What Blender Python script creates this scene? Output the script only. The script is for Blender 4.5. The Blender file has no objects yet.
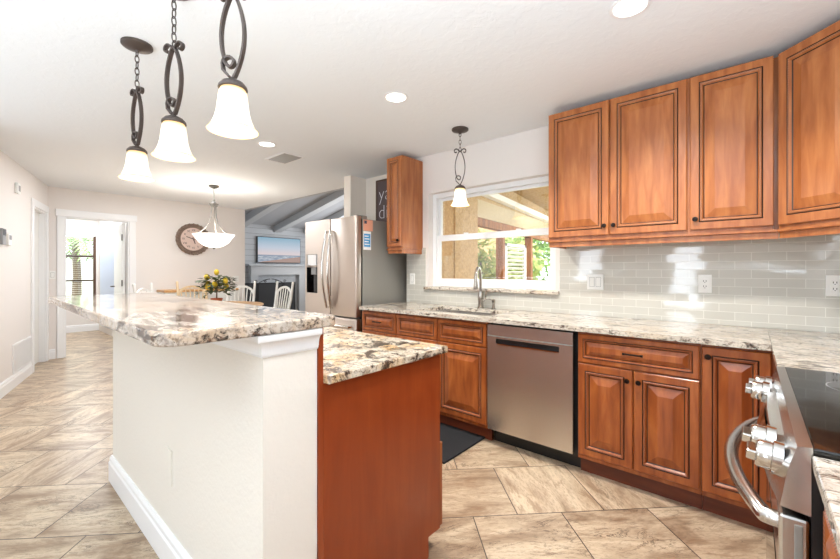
import bpy, bmesh, math, random
from mathutils import Vector, Matrix
random.seed(7)
PI = math.pi
S = bpy.context.scene
COL = S.collection

# ------------------------------------------------------------------ camera
cd = bpy.data.cameras.new('camera'); cam = bpy.data.objects.new('camera', cd); COL.objects.link(cam)
cam.location = (0, 0, 1.257)
cam.rotation_euler = (PI/2, 0, math.radians(40.685))
cd.sensor_width = 36.0; cd.lens = 385.5/840*36; cd.shift_y = -9.3/840; cd.clip_start = .02; cd.clip_end = 200
S.camera = cam
S.view_settings.view_transform = 'Standard'; S.view_settings.look = 'None'
S.view_settings.gamma = 1; S.view_settings.use_curve_mapping = False
S.view_settings.exposure = 0.04

# ------------------------------------------------------------------ sky and lights
W = bpy.data.worlds.new('sky'); S.world = W; W.use_nodes = True
bg = W.node_tree.nodes['Background']; bg.inputs[0].default_value = (.86, .93, 1, 1); bg.inputs[1].default_value = 5.5
def area(name, loc, rot, sx, sy, watts, color=(1, 1, 1)):
    l = bpy.data.lights.new(name, 'AREA'); l.shape = 'RECTANGLE'; l.size = sx; l.size_y = sy
    l.energy = watts; l.color = color
    o = bpy.data.objects.new(name, l); COL.objects.link(o); o.location = loc; o.rotation_euler = rot
    return o
DAY = (.82, .91, 1); WARM = (1, .95, .88)
UPT = math.radians(32)      # upward tilt added to the window lamps to brighten the ceiling
area('daylight_back_window', (-1.05, -3.48, 1.3), (PI/2+UPT*.4, 0, 0), .48, 1.35, 9, DAY)
area('daylight_back_window', (-3.02, -3.48, 1.3), (PI/2+UPT*.4, 0, 0), .52, 1.35, 8, DAY)
area('ceiling_fill', (-.25, -.85, 1.25), (PI, 0, 0), 1.8, 1.0, 104, (.77, .885, 1))  # added fill behind the camera, aimed up to brighten the ceiling
area('ceiling_fill_side', (.40, .25, 1.2), (PI, 0, 0), .5, .6, 26, (.77, .885, 1))  # unseen fill added beside the camera, lifts the ceiling on the right
area('ceiling_fill_hall', (-3.4, -1.5, 1.1), (PI, 0, 0), 2.0, 2.0, 30, (.77, .885, 1))  # another added upward fill, for the ceiling on the hall side
area('dining_fill', (-5.6, 1.7, 2.41), (0, 0, 0), 1.6, 1.0, 45, (.93, .96, 1))  # no fixture here, fill added to brighten the dining wall
area('living_fill', (-7.5, 6.9, 1.7), (-PI/2, 0, 0), 4.0, 2.2, 95, (.95, .97, 1))  # no window in this wall, fill panel added to light the living room
area('den_fill', (-9.2, 1.25, 2.40), (0, 0, 0), 1.6, .8, 42, (.95, .97, 1))  # fill panel added under the den ceiling
area('porch_fill', (-1.2, 6.5, 2.6), (PI*.15, 0, 0), 2.4, 2.4, 110, (1, .95, .85))  # extra lamp added to brighten the porch
sl = bpy.data.lights.new('sun', 'SUN'); sl.energy = 4.5; sl.angle = .02; sl.color = (1, .95, .85)
so = bpy.data.objects.new('sun', sl); COL.objects.link(so); so.rotation_euler = (math.radians(40), math.radians(10), math.radians(100))

# ------------------------------------------------------------------ mesh helpers
class MB:
    """collects shapes, then links them as ONE mesh object"""
    def __init__(s): s.v = []; s.f = []; s.m = []
    def add(s, vs, fs, mi=0):
        b = len(s.v); s.v += [tuple(p) for p in vs]
        for f in fs: s.f.append([b+i for i in f]); s.m.append(mi)
        return s
    def box(s, x0, x1, y0, y1, z0, z1, mi=0):
        if x0 > x1: x0, x1 = x1, x0
        if y0 > y1: y0, y1 = y1, y0
        if z0 > z1: z0, z1 = z1, z0
        vs = [(x0,y0,z0),(x1,y0,z0),(x1,y1,z0),(x0,y1,z0),(x0,y0,z1),(x1,y0,z1),(x1,y1,z1),(x0,y1,z1)]
        return s.add(vs, [(0,3,2,1),(4,5,6,7),(0,1,5,4),(1,2,6,5),(2,3,7,6),(3,0,4,7)], mi)
    def frombm(s, bm, mi=0):
        bm.verts.index_update()
        s.add([v.co[:] for v in bm.verts], [[v.index for v in f.verts] for f in bm.faces], mi); bm.free(); return s
    def bbox(s, x0, x1, y0, y1, z0, z1, bev=.004, seg=2, mi=0):
        bm = bmesh.new(); t = MB().box(x0,x1,y0,y1,z0,z1)
        vs = [bm.verts.new(p) for p in t.v]
        for f in t.f: bm.faces.new([vs[i] for i in f])
        bmesh.ops.bevel(bm, geom=bm.edges[:], offset=bev, segments=seg, affect='EDGES', profile=.5)
        return s.frombm(bm, mi)
    def frame(s, axis, a0, a1, d0, d1, z0, z1, t, tb=None, tt=None, mi=0):
        """open rectangular frame along x or y: posts of width t, rails tb / tt, depth d0..d1"""
        tb = t if tb is None else tb; tt = t if tt is None else tt
        for p, q, u, v in ((a0, a0+t, z0, z1), (a1-t, a1, z0, z1), (a0+t, a1-t, z0, z0+tb), (a0+t, a1-t, z1-tt, z1)):
            if axis == 'x': s.box(p, q, d0, d1, u, v, mi)
            else: s.box(d0, d1, p, q, u, v, mi)
        return s
    def slab(s, poly, z0, z1, bev=.006, seg=2, mi=0):
        bm = bmesh.new(); n = len(poly)
        a = [bm.verts.new((x, y, z0)) for x, y in poly]; b = [bm.verts.new((x, y, z1)) for x, y in poly]
        bm.faces.new(a[::-1]); bm.faces.new(b)
        for i in range(n): bm.faces.new((a[i], a[(i+1)%n], b[(i+1)%n], b[i]))
        bm.normal_update()
        if bev > 0:
            ed = [e for e in bm.edges if abs(e.verts[0].co.z-e.verts[1].co.z) < 1e-6]
            bmesh.ops.bevel(bm, geom=ed, offset=bev, segments=seg, affect='EDGES', profile=.5)
        return s.frombm(bm, mi)
    def prism(s, poly, axis, a0, a1, mi=0):
        """polygon in the other two axes, extruded along axis"""
        n = len(poly)
        def P(p, a):
            return {'x': (a, p[0], p[1]), 'y': (p[0], a, p[1]), 'z': (p[0], p[1], a)}[axis]
        vs = [P(p, a0) for p in poly] + [P(p, a1) for p in poly]
        fs = [list(range(n))[::-1], list(range(n, 2*n))] + [(i, (i+1)%n, n+(i+1)%n, n+i) for i in range(n)]
        return s.add(vs, fs, mi)
    def lathe(s, prof, c=(0,0,0), seg=28, mi=0, M=None):
        vs = []; fs = []; n = len(prof)
        for k in range(seg):
            a = 2*PI*k/seg
            for r, z in prof:
                p = Vector((r*math.cos(a), r*math.sin(a), z))
                if M: p = M @ p
                vs.append((p.x+c[0], p.y+c[1], p.z+c[2]))
        for k in range(seg):
            k2 = (k+1) % seg
            for i in range(n-1): fs.append((k*n+i, k2*n+i, k2*n+i+1, k*n+i+1))
        return s.add(vs, fs, mi)
    def tube(s, pts, r, seg=10, flat=None, cap=True, mi=0, closed=False):
        """sweep a circle (or a flat strip, flat=(half along normal, half along fixed axis, axis)) along pts"""
        pts = [Vector(p) for p in pts]; n = len(pts); rs = r if isinstance(r, (list, tuple)) else [r]*n
        vs = []; fs = []; up = None
        for i, p in enumerate(pts):
            if closed: t = pts[(i+1)%n]-pts[i-1]
            else: t = pts[min(i+1, n-1)]-pts[max(i-1, 0)]
            t.normalize()
            if flat:
                ax = Vector(flat[2]).normalized(); nn = t.cross(ax).normalized()
                h, w = flat[0], flat[1]
                ring = [p+nn*h+ax*w, p-nn*h+ax*w, p-nn*h-ax*w, p+nn*h-ax*w]
            else:
                if up is None: up = t.orthogonal().normalized()
                up = (up - t*up.dot(t)).normalized(); b = t.cross(up)
                ring = [p+(up*math.cos(2*PI*k/seg)+b*math.sin(2*PI*k/seg))*rs[i] for k in range(seg)]
            vs += [q[:] for q in ring]
        m = len(vs)//n
        for i in range(n if closed else n-1):
            j = (i+1) % n
            for k in range(m): fs.append((i*m+k, i*m+(k+1)%m, j*m+(k+1)%m, j*m+k))
        if cap and not closed: fs += [list(range(m))[::-1], list(range((n-1)*m, n*m))]
        return s.add(vs, fs, mi)
    def ball(s, c, r, sx=1, sy=1, sz=1, u=14, v=9, mi=0):
        prof = [(max(r*math.sin(PI*i/v), 1e-5), -r*math.cos(PI*i/v)) for i in range(v+1)]
        return s.lathe(prof, c, u, mi, Matrix.Diagonal((sx, sy, sz)))
    def rings(s, w, h, rings, mis, cap_mi=0):
        """rectangular rings (inset, y) on a w x h face in the xz plane"""
        vs = []; fs = []; ms = []
        for a, y in rings: vs += [(a, y, a), (w-a, y, a), (w-a, y, h-a), (a, y, h-a)]
        for i in range(len(rings)-1):
            for k in range(4):
                fs.append((i*4+k, i*4+(k+1)%4, i*4+4+(k+1)%4, i*4+4+k)); ms.append(mis[i])
        b = len(s.v); s.v += vs
        for f, m in zip(fs, ms): s.f.append([b+i for i in f]); s.m.append(m)
        if cap_mi is not None: s.f.append([b+(len(rings)-1)*4+k for k in range(4)]); s.m.append(cap_mi)
        return s
    def xf(s, M):
        s.v = [tuple(M @ Vector(p)) for p in s.v]; return s
    def build(s, name, mats, parent=None, loc=(0,0,0), rot=None, smooth=None):
        me = bpy.data.meshes.new(name); me.from_pydata(s.v, [], s.f)
        for m in (mats if isinstance(mats, (list, tuple)) else [mats]): me.materials.append(m)
        me.polygons.foreach_set('material_index', s.m)
        bm = bmesh.new(); bm.from_mesh(me); bmesh.ops.recalc_face_normals(bm, faces=bm.faces[:]); bm.to_mesh(me); bm.free()
        if smooth:
            me.polygons.foreach_set('use_smooth', [True]*len(me.polygons))
            me.set_sharp_from_angle(angle=math.radians(smooth))
        me.update()
        o = bpy.data.objects.new(name, me); COL.objects.link(o); o.location = loc
        if rot: o.rotation_euler = rot
        if parent: o.parent = parent
        return o
def tag(o, label, cat, group=None, kind=None):
    o['label'] = label; o['category'] = cat
    if group: o['group'] = group
    if kind: o['kind'] = kind
    return o
def thing(name, label, cat, loc=(0,0,0), rz=0, group=None):
    o = bpy.data.objects.new(name, None); COL.objects.link(o); o.location = loc; o.rotation_euler = (0,0,rz)
    o.empty_display_size = .1
    return tag(o, label, cat, group)
def struct(o): o['kind'] = 'structure'; return o
def dup(root, loc, rz=None, label=None):
    r = root.copy(); COL.objects.link(r); r.location = loc
    if rz is not None: r.rotation_euler = (0,0,rz)
    if label: r['label'] = label
    for ch in list(root.children):
        c = ch.copy(); COL.objects.link(c); c.parent = r
        for g in list(ch.children):
            d = g.copy(); COL.objects.link(d); d.parent = c
    return r
def text_mesh(name, body, size, mat, parent, loc, rot, depth=.0006, thin=0):
    cu = bpy.data.curves.new(name, 'FONT'); cu.body = body; cu.size = size; cu.extrude = depth; cu.offset = -thin
    cu.align_x = 'CENTER'; cu.align_y = 'CENTER'
    t = bpy.data.objects.new(name, cu); COL.objects.link(t)
    me = bpy.data.meshes.new_from_object(t.evaluated_get(bpy.context.evaluated_depsgraph_get()))
    bpy.data.objects.remove(t); me.name = name; me.materials.clear(); me.materials.append(mat)
    o = bpy.data.objects.new(name, me); COL.objects.link(o); o.parent = parent; o.location = loc; o.rotation_euler = rot
    return o

# ------------------------------------------------------------------ materials
def lin(c):
    f = lambda x: x/12.92 if x <= .04045 else ((x+.055)/1.055)**2.4
    return tuple(f(x/255) for x in c)+(1,)
class NT:
    def __init__(s, name):
        s.mat = bpy.data.materials.new(name); s.mat.use_nodes = True; s.t = s.mat.node_tree
        s.b = s.t.nodes['Principled BSDF']; s.out = s.t.nodes['Material Output']
    def n(s, typ, ins=None, **kw):
        nd = s.t.nodes.new(typ)
        for k, v in kw.items(): setattr(nd, k, v)
        if ins:
            for k, v in ins.items(): s.put(nd.inputs[k], v)
        return nd
    def put(s, sock, v):
        if isinstance(v, bpy.types.NodeSocket): s.t.links.new(v, sock)
        elif hasattr(v, 'outputs'): s.t.links.new(v.outputs[0], sock)
        else: sock.default_value = v
    def math(s, op, a, b=0.0, c=0.0):
        nd = s.t.nodes.new('ShaderNodeMath'); nd.operation = op
        s.put(nd.inputs[0], a); s.put(nd.inputs[1], b); s.put(nd.inputs[2], c); return nd.outputs[0]
    def ramp(s, fac, stops, mode='LINEAR'):
        nd = s.t.nodes.new('ShaderNodeValToRGB'); s.put(nd.inputs[0], fac); cr = nd.color_ramp; cr.interpolation = mode
        while len(cr.elements) < len(stops): cr.elements.new(.5)
        for e, (p, c) in zip(cr.elements, stops):
            e.position = p; e.color = c if len(c) == 4 else tuple(c)+(1,)
        return nd.outputs[0]
    def mix(s, fac, a, b, mode='MIX'):
        nd = s.t.nodes.new('ShaderNodeMix'); nd.data_type = 'RGBA'; nd.blend_type = mode
        s.put(nd.inputs[0], fac); s.put(nd.inputs[6], a); s.put(nd.inputs[7], b); return nd.outputs[2]
    def coord(s, scale=(1,1,1), which='Object', rot=(0,0,0), add=None):
        tc = s.t.nodes.new('ShaderNodeTexCoord'); v = tc.outputs[which]
        if add is not None:
            va = s.n('ShaderNodeVectorMath', {0: v, 1: add}); v = va.outputs[0]
        m = s.n('ShaderNodeMapping', {0: v, 'Scale': scale, 'Rotation': rot}); return m.outputs[0]
    def noise(s, vec, scale, detail=4, rough=.55, dist=0):
        return s.n('ShaderNodeTexNoise', {'Vector': vec, 'Scale': scale, 'Detail': detail, 'Roughness': rough, 'Distortion': dist}).outputs[0]
    def set(s, **kw):
        for k, v in kw.items(): s.put(s.b.inputs[k.replace('_', ' ')], v)
        return s
    def bump(s, h, strength=.2, dist=.005):
        nd = s.n('ShaderNodeBump', {'Strength': strength, 'Distance': dist, 'Height': h}); s.put(s.b.inputs['Normal'], nd); return s
def flat(name, rgb, rough=.5, metal=0, spec=.5, **kw):
    t = NT(name); t.set(Base_Color=lin(rgb), Roughness=rough, Metallic=metal, Specular_IOR_Level=spec, **kw); return t.mat
def paint(name, rgb, rough=.6, sc=220, st=.12, d=.002):
    t = NT(name); c = t.coord(); n1 = t.noise(c, sc, 3)
    t.set(Base_Color=lin(rgb), Roughness=rough, Specular_IOR_Level=.3); t.bump(n1, st, d); return t.mat
def emis(name, rgb, strength):
    t = NT(name); t.set(Base_Color=lin(rgb), Emission_Color=lin(rgb), Emission_Strength=strength); return t.mat

M_wall = paint('wall_paint', (233, 227, 222))
M_wall2 = paint('wall_paint_lifted', (240, 230, 218))  # wall paint with light put into the colour to lift the dim alcove
M_isl = paint('island_paint', (230, 224, 214), .6, 60, .35, .004)
M_trim = flat('trim_white', (240, 240, 240), .35)
M_white = flat('white_paint', (236, 236, 232), .4)
M_plastic = flat('white_plastic', (240, 240, 236), .3)
M_greyshade = flat('grey_plastic', (150, 150, 150), .4)
M_black = flat('black_plastic', (18, 19, 22), .35)
M_dark = flat('dark_recess', (22, 20, 20), .7)
M_bronze = flat('oil_rubbed_bronze', (84, 74, 69), .42, .5)
M_knob = flat('dark_bronze_knob', (36, 28, 24), .35, .8)
M_chrome = flat('brushed_nickel', (176, 170, 162), .2, 1)
M_polish = flat('polished_steel', (208, 204, 198), .1, 1)
M_blackglass = flat('black_glass', (14, 13, 13), .04, 0, .7)
M_mirror = flat('dark_mirror_panel', (70, 55, 48), .05, .9)
M_silverpaint = flat('silver_metal', (100, 96, 90), .42, .5)

def ceiling_mat():
    t = NT('ceiling_texture'); c = t.coord()
    a = t.noise(c, 18, 5, .6, .6); b = t.noise(c, 90, 3)
    h = t.math('ADD', t.ramp(a, [(.45, (0,0,0)), (.58, (1,1,1))]), t.math('MULTIPLY', b, .25))
    t.set(Base_Color=lin((236, 239, 241)), Roughness=.85, Specular_IOR_Level=.15); t.bump(h, .13, .004); return t.mat
M_ceil = ceiling_mat()

def wood(name, light, mid, dark, rough=.32, gscale=1.0, coat=.25, vertical=True, blot=1.0):
    t = NT(name); oi = t.n('ShaderNodeObjectInfo')
    rv = t.n('ShaderNodeVectorMath', {0: oi.outputs['Location'], 1: (3.1, 5.3, 2.7)}, operation='MULTIPLY').outputs[0]
    sc = (9*gscale, 9*gscale, 1.1*gscale) if vertical else (1.1*gscale, 9*gscale, 9*gscale)
    c = t.coord(sc, add=rv); c2 = t.coord((2.5, 2.5, 1.2) if vertical else (1.2, 2.5, 2.5), add=rv)
    g = t.noise(c, 4, 5, .5, .5); bl = t.noise(c2, 2.2, 4, .6, .8); fine = t.noise(c, 24, 2, .5)
    col = t.ramp(g, [(.30, lin(dark)), (.5, lin(mid)), (.68, lin(light))])
    col = t.mix(t.math('MULTIPLY', t.ramp(bl, [(.42, (0,0,0)), (.66, (1,1,1))]), .45*blot), col, lin(dark))
    col = t.mix(t.math('MULTIPLY', t.ramp(fine, [(.5, (0,0,0)), (.72, (1,1,1))]), .12), col, lin(dark))
    t.set(Base_Color=col, Roughness=rough, Coat_Weight=coat, Coat_Roughness=.18, Specular_IOR_Level=.4)
    t.bump(fine, .03, .001); return t.mat
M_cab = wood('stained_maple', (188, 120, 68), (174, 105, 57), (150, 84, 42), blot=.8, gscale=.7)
M_cabbase = wood('stained_maple_shaded', (176, 102, 50), (158, 84, 38), (130, 64, 28), gscale=.7)  # same maple as the wall cabinets, dimmer low light put into its colour
M_panel = wood('cherry_end_panel', (148, 66, 28), (141, 60, 25), (131, 53, 21), .28, .5, .25, True, .4)
M_toe = wood('toe_kick_wood', (122, 60, 34), (108, 50, 28), (84, 38, 22), .4, .6, .1, False)
M_natural = wood('light_oak', (222, 178, 124), (208, 160, 104), (180, 132, 82), .4, .8, .1, False)
M_lamplit = wood('lamplit_wood', (238, 216, 180), (230, 204, 164), (214, 184, 142), .45, .8, .1)  # cream tone is lamp glow put into the chair's colour
M_post = wood('porch_timber', (176, 120, 72), (156, 100, 56), (122, 76, 42), .6, .6, 0)

def rope_mat(name, base, dark):
    t = NT(name); tc = t.n('ShaderNodeTexCoord'); sp = t.n('ShaderNodeSeparateXYZ', {0: tc.outputs['Object']})
    s1 = t.math('ADD', sp.outputs[0], sp.outputs[2]); w = t.math('SINE', t.math('MULTIPLY', s1, 2*PI/.009))
    f = t.ramp(t.math('MULTIPLY_ADD', w, .5, .5), [(.05, (0,0,0)), (.4, (1,1,1))])
    col = t.mix(f, lin(dark), lin(base)); t.set(Base_Color=col, Roughness=.35, Coat_Weight=.2); t.bump(f, .5, .002); return t.mat
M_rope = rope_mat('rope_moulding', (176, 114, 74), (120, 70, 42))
M_ropeb = rope_mat('rope_moulding_shaded', (156, 86, 48), (92, 48, 28))  # same moulding as above, darkened in colour for the dimmer low light
M_glaze = flat('dark_glaze', (40, 20, 12), .5)

def granite(name, base, shade, warm, amt_dark=.5, stretch=(1, 1, 1), seed=0, coarse=1.0, warmth=.5):
    t = NT(name); c = t.coord(stretch, add=(seed, seed*.7, 0)); cu = t.coord((1,1,1), add=(seed*1.3, seed, 0))
    n1 = t.noise(c, 7*coarse, 8, .7, .8); n2 = t.noise(c, 11*coarse, 10, .74, .9); n3 = t.noise(cu, 4*coarse, 6, .65, .8)
    n4 = t.noise(cu, 150, 4, .65); n5 = t.noise(c, 34*coarse, 7, .72, .5); n6 = t.noise(cu, 70*coarse, 4, .65, .3)
    col = t.ramp(n1, [(.34, lin(shade)), (.48, lin(base)), (.7, lin(tuple(min(255, x+10) for x in base)))])
    col = t.mix(t.math('MULTIPLY', t.ramp(n3, [(.50, (0,0,0)), (.62, (1,1,1))]), warmth), col, lin(warm))
    col = t.mix(t.math('MULTIPLY', t.ramp(n5, [(.51, (0,0,0)), (.60, (1,1,1))]), .75), col, lin((146, 132, 122)))
    col = t.mix(t.math('MULTIPLY', t.ramp(n6, [(.54, (0,0,0)), (.62, (1,1,1))]), .6), col, lin((104, 84, 68)))
    d0 = .60-.1*amt_dark
    dk = t.ramp(t.math('MULTIPLY_ADD', t.math('SUBTRACT', n5, .5), .35, n2), [(d0, (0,0,0)), (d0+.07, (1,1,1))])
    n7 = t.noise(c, 4.6*coarse, 8, .66, .6); big = t.math('MULTIPLY', t.ramp(t.math('MULTIPLY_ADD', t.math('SUBTRACT', n5, .5), .5, n7), [(.60, (0,0,0)), (.66, (1,1,1))]), min(1, amt_dark*1.6))
    dk = t.math('MAXIMUM', dk, big)
    dcol = t.ramp(n6, [(.38, lin((98, 66, 44))), (.52, lin((38, 31, 28)))])
    col = t.mix(t.math('MULTIPLY', dk, .92), col, dcol)
    col = t.mix(t.math('MULTIPLY', t.ramp(n4, [(.58, (0,0,0)), (.68, (1,1,1))]), .55), col, lin((84, 74, 68)))
    t.set(Base_Color=col, Roughness=.09, Specular_IOR_Level=.5); return t.mat
M_gran = granite('granite_counter', (212, 203, 189), (176, 162, 148), (200, 168, 124), .6, (.5, 1.1, 1.1), 3, 1.2, .3)
M_gran_r = granite('granite_right_counter', (208, 199, 185), (168, 156, 142), (190, 160, 120), .6, (.45, 1.3, 1.2), 11, 1.2, .25)
M_gran_i = granite('granite_island', (212, 202, 184), (178, 164, 144), (206, 160, 96), .95, (.75, .75, 1), 5, 1.0, .7)
M_gran_b = granite('granite_bar', (198, 187, 174), (158, 146, 134), (190, 150, 104), .85, (.5, 1.2, 1.2), 8, 1.0, .5)

def floor_mat():
    t = NT('travertine_tile'); tc = t.n('ShaderNodeTexCoord'); sp = t.n('ShaderNodeSeparateXYZ', {0: tc.outputs['Object']})
    x, y = sp.outputs[0], sp.outputs[1]; q = 1/math.sqrt(2)
    u = t.math('MULTIPLY', t.math('ADD', x, y), q); v = t.math('MULTIPLY', t.math('SUBTRACT', y, x), q)
    vr = t.math('DIVIDE', t.math('SUBTRACT', v, 1.94), .468); row = t.math('FLOOR', vr); fv = t.math('FRACT', vr)
    off = t.math('MULTIPLY', t.math('PINGPONG', row, 1.0), .5)
    ur = t.math('ADD', t.math('DIVIDE', t.math('SUBTRACT', u, .65), .464), off); colm = t.math('FLOOR', ur); fu = t.math('FRACT', ur)
    ed = t.math('MINIMUM', t.math('MINIMUM', fu, t.math('SUBTRACT', 1, fu)), t.math('MINIMUM', fv, t.math('SUBTRACT', 1, fv)))
    grout = t.math('LESS_THAN', ed, .0058)
    cell = t.n('ShaderNodeCombineXYZ', {0: colm, 1: row, 2: 0.0})
    wn = t.n('ShaderNodeTexWhiteNoise', {0: cell.outputs[0]}, noise_dimensions='3D')
    r = wn.outputs['Value']; sw = t.math('GREATER_THAN', r, .5)
    along = t.n('ShaderNodeCombineXYZ', {0: t.math('MULTIPLY', u, 1.0), 1: t.math('MULTIPLY', v, 3.2), 2: t.math('MULTIPLY', r, 37)})
    across = t.n('ShaderNodeCombineXYZ', {0: t.math('MULTIPLY', v, 1.0), 1: t.math('MULTIPLY', u, 3.2), 2: t.math('MULTIPLY', r, 53)})
    vec = t.n('ShaderNodeMix', {0: sw}, data_type='VECTOR'); t.put(vec.inputs[4], along.outputs[0]); t.put(vec.inputs[5], across.outputs[0])
    vec = vec.outputs[1]
    n1 = t.noise(vec, 2.4, 6, .6, .8); n2 = t.noise(vec, 3.0, 10, .7, .9); n3 = t.noise(vec, 26, 10, .8, .2); n4 = t.noise(vec, 5.5, 8, .66, .5)
    col = t.ramp(n1, [(.34, lin((146, 121, 97))), (.47, lin((186, 163, 136))), (.62, lin((212, 192, 164)))])
    col = t.mix(t.math('MULTIPLY', t.ramp(n4, [(.52, (0,0,0)), (.63, (1,1,1))]), .6), col, lin((146, 114, 86)))
    col = t.mix(t.math('MULTIPLY', t.ramp(n3, [(.50, (0,0,0)), (.58, (1,1,1))]), .38), col, lin((126, 102, 82)))
    vein = t.ramp(t.math('ABSOLUTE', t.math('SUBTRACT', n2, .5)), [(.0, (1,1,1)), (.016, (0,0,0))])
    gate = t.ramp(t.noise(vec, 1.9, 5), [(.47, (0,0,0)), (.57, (1,1,1))])
    col = t.mix(t.math('MULTIPLY', t.math('MULTIPLY', vein, gate), .85), col, lin((84, 64, 50)))
    tint = t.n('ShaderNodeHueSaturation', {'Value': t.math('MULTIPLY_ADD', r, .16, .92), 'Color': col}).outputs[0]
    col = t.mix(grout, tint, lin((74, 62, 54)))
    t.set(Base_Color=col, Roughness=t.math('MULTIPLY_ADD', n3, .12, .26), Specular_IOR_Level=.45)
    t.bump(t.math('SUBTRACT', 1, grout), .4, .002); return t.mat
M_floor = floor_mat()

def tile_mat(name, axis):
    t = NT(name); tc = t.n('ShaderNodeTexCoord'); sp = t.n('ShaderNodeSeparateXYZ', {0: tc.outputs['Object']})
    cv = t.n('ShaderNodeCombineXYZ', {0: sp.outputs[axis], 1: sp.outputs[2], 2: 0.0})
    br = t.n('ShaderNodeTexBrick', {'Vector': cv.outputs[0], 'Color1': lin((204, 202, 193)), 'Color2': lin((197, 195, 186)), 'Mortar': lin((226, 225, 217)),
             'Scale': 1.0, 'Mortar Size': .0015, 'Mortar Smooth': .1, 'Brick Width': .155, 'Row Height': .0525})
    t.set(Base_Color=br.outputs[0], Roughness=.06, Specular_IOR_Level=.75)
    t.bump(t.math('MULTIPLY', br.outputs[1], -1), .16, .004)
    row = t.math('FLOOR', t.math('DIVIDE', sp.outputs[2], .0525))
    colm = t.math('FLOOR', t.math('ADD', t.math('DIVIDE', sp.outputs[axis], .155), t.math('MULTIPLY', t.math('PINGPONG', row, 1.0), .5)))
    wn = t.n('ShaderNodeTexWhiteNoise', {0: t.n('ShaderNodeCombineXYZ', {0: colm, 1: row, 2: 0.0}).outputs[0]}, noise_dimensions='3D')
    wob = t.n('ShaderNodeTexNoise', {'Vector': cv.outputs[0], 'Scale': 14.0, 'Detail': 1.0})
    j = t.n('ShaderNodeVectorMath', {0: wn.outputs['Color'], 1: (.5, .5, .5)}, operation='SUBTRACT').outputs[0]
    j2 = t.n('ShaderNodeVectorMath', {0: wob.outputs['Color'], 1: (.5, .5, .5)}, operation='SUBTRACT').outputs[0]
    js = t.n('ShaderNodeVectorMath', {0: j, 1: (.014, .014, .02)}, operation='MULTIPLY').outputs[0]
    js2 = t.n('ShaderNodeVectorMath', {0: j2, 1: (.012, .012, .02)}, operation='MULTIPLY').outputs[0]
    base = t.b.inputs['Normal'].links[0].from_socket
    nn = t.n('ShaderNodeVectorMath', {0: t.n('ShaderNodeVectorMath', {0: base, 1: js}).outputs[0], 1: js2}).outputs[0]
    t.put(t.b.inputs['Normal'], t.n('ShaderNodeVectorMath', {0: nn}, operation='NORMALIZE').outputs[0]); return t.mat
M_tile = tile_mat('glass_subway_tile', 0); M_tile_r = tile_mat('glass_subway_tile_side', 1)

def steel(name, rgb, rough, axis):
    t = NT(name); tg = t.n('ShaderNodeTangent', direction_type='RADIAL', axis='Z')
    t.set(Base_Color=lin(rgb), Metallic=1.0, Roughness=rough, Anisotropic=.75, Anisotropic_Rotation=.25, Tangent=tg.outputs[0]); return t.mat
M_steel = steel('brushed_steel', (214, 210, 205), .27, 0)
M_steel_f = steel('brushed_steel_door', (216, 205, 196), .34, 2)
M_steel_side = flat('grey_cabinet_side', (146, 144, 138), .4, .25)
M_range = steel('brushed_range_steel', (200, 198, 196), .22, 1)

def shade_mat():
    t = NT('amber_frosted_glass'); tc = t.n('ShaderNodeTexCoord'); sp = t.n('ShaderNodeSeparateXYZ', {0: tc.outputs['Object']})
    col = t.ramp(t.math('DIVIDE', sp.outputs[2], .15), [(0, lin((226, 196, 132))), (.07, lin((250, 230, 186))), (.28, lin((255, 252, 240))), (.7, lin((255, 246, 222))), (.95, lin((214, 172, 104)))])
    t.set(Base_Color=t.mix(.55, col, lin((90, 82, 66))), Emission_Color=col, Emission_Strength=1.3, Roughness=.3); return t.mat
M_shade = shade_mat()
M_bowl = emis('white_glass_bowl', (255, 252, 246), 1.6)
M_can = emis('recessed_lamp', (255, 250, 240), 6.0)
def glass_mat(name, tint=(1, 1, 1, 1), boost=1.5):
    t = NT(name); t.t.nodes.remove(t.b)
    tr = t.n('ShaderNodeBsdfTransparent', {0: tint}); gl = t.n('ShaderNodeBsdfGlossy', {0: (1,1,1,1), 'Roughness': .0})
    fr = t.n('ShaderNodeFresnel', {0: 1.45}); mx = t.n('ShaderNodeMixShader', {0: t.math('MULTIPLY', fr, boost)})
    t.put(mx.inputs[1], tr); t.put(mx.inputs[2], gl); t.put(t.out.inputs[0], mx); return t.mat
M_glass = glass_mat('window_glass', boost=1.5)
M_doorglass = NT('frosted_door_glass').set(Base_Color=lin((196, 208, 226)), Roughness=.3, Emission_Color=lin((196, 212, 236)), Emission_Strength=.0).mat

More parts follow.
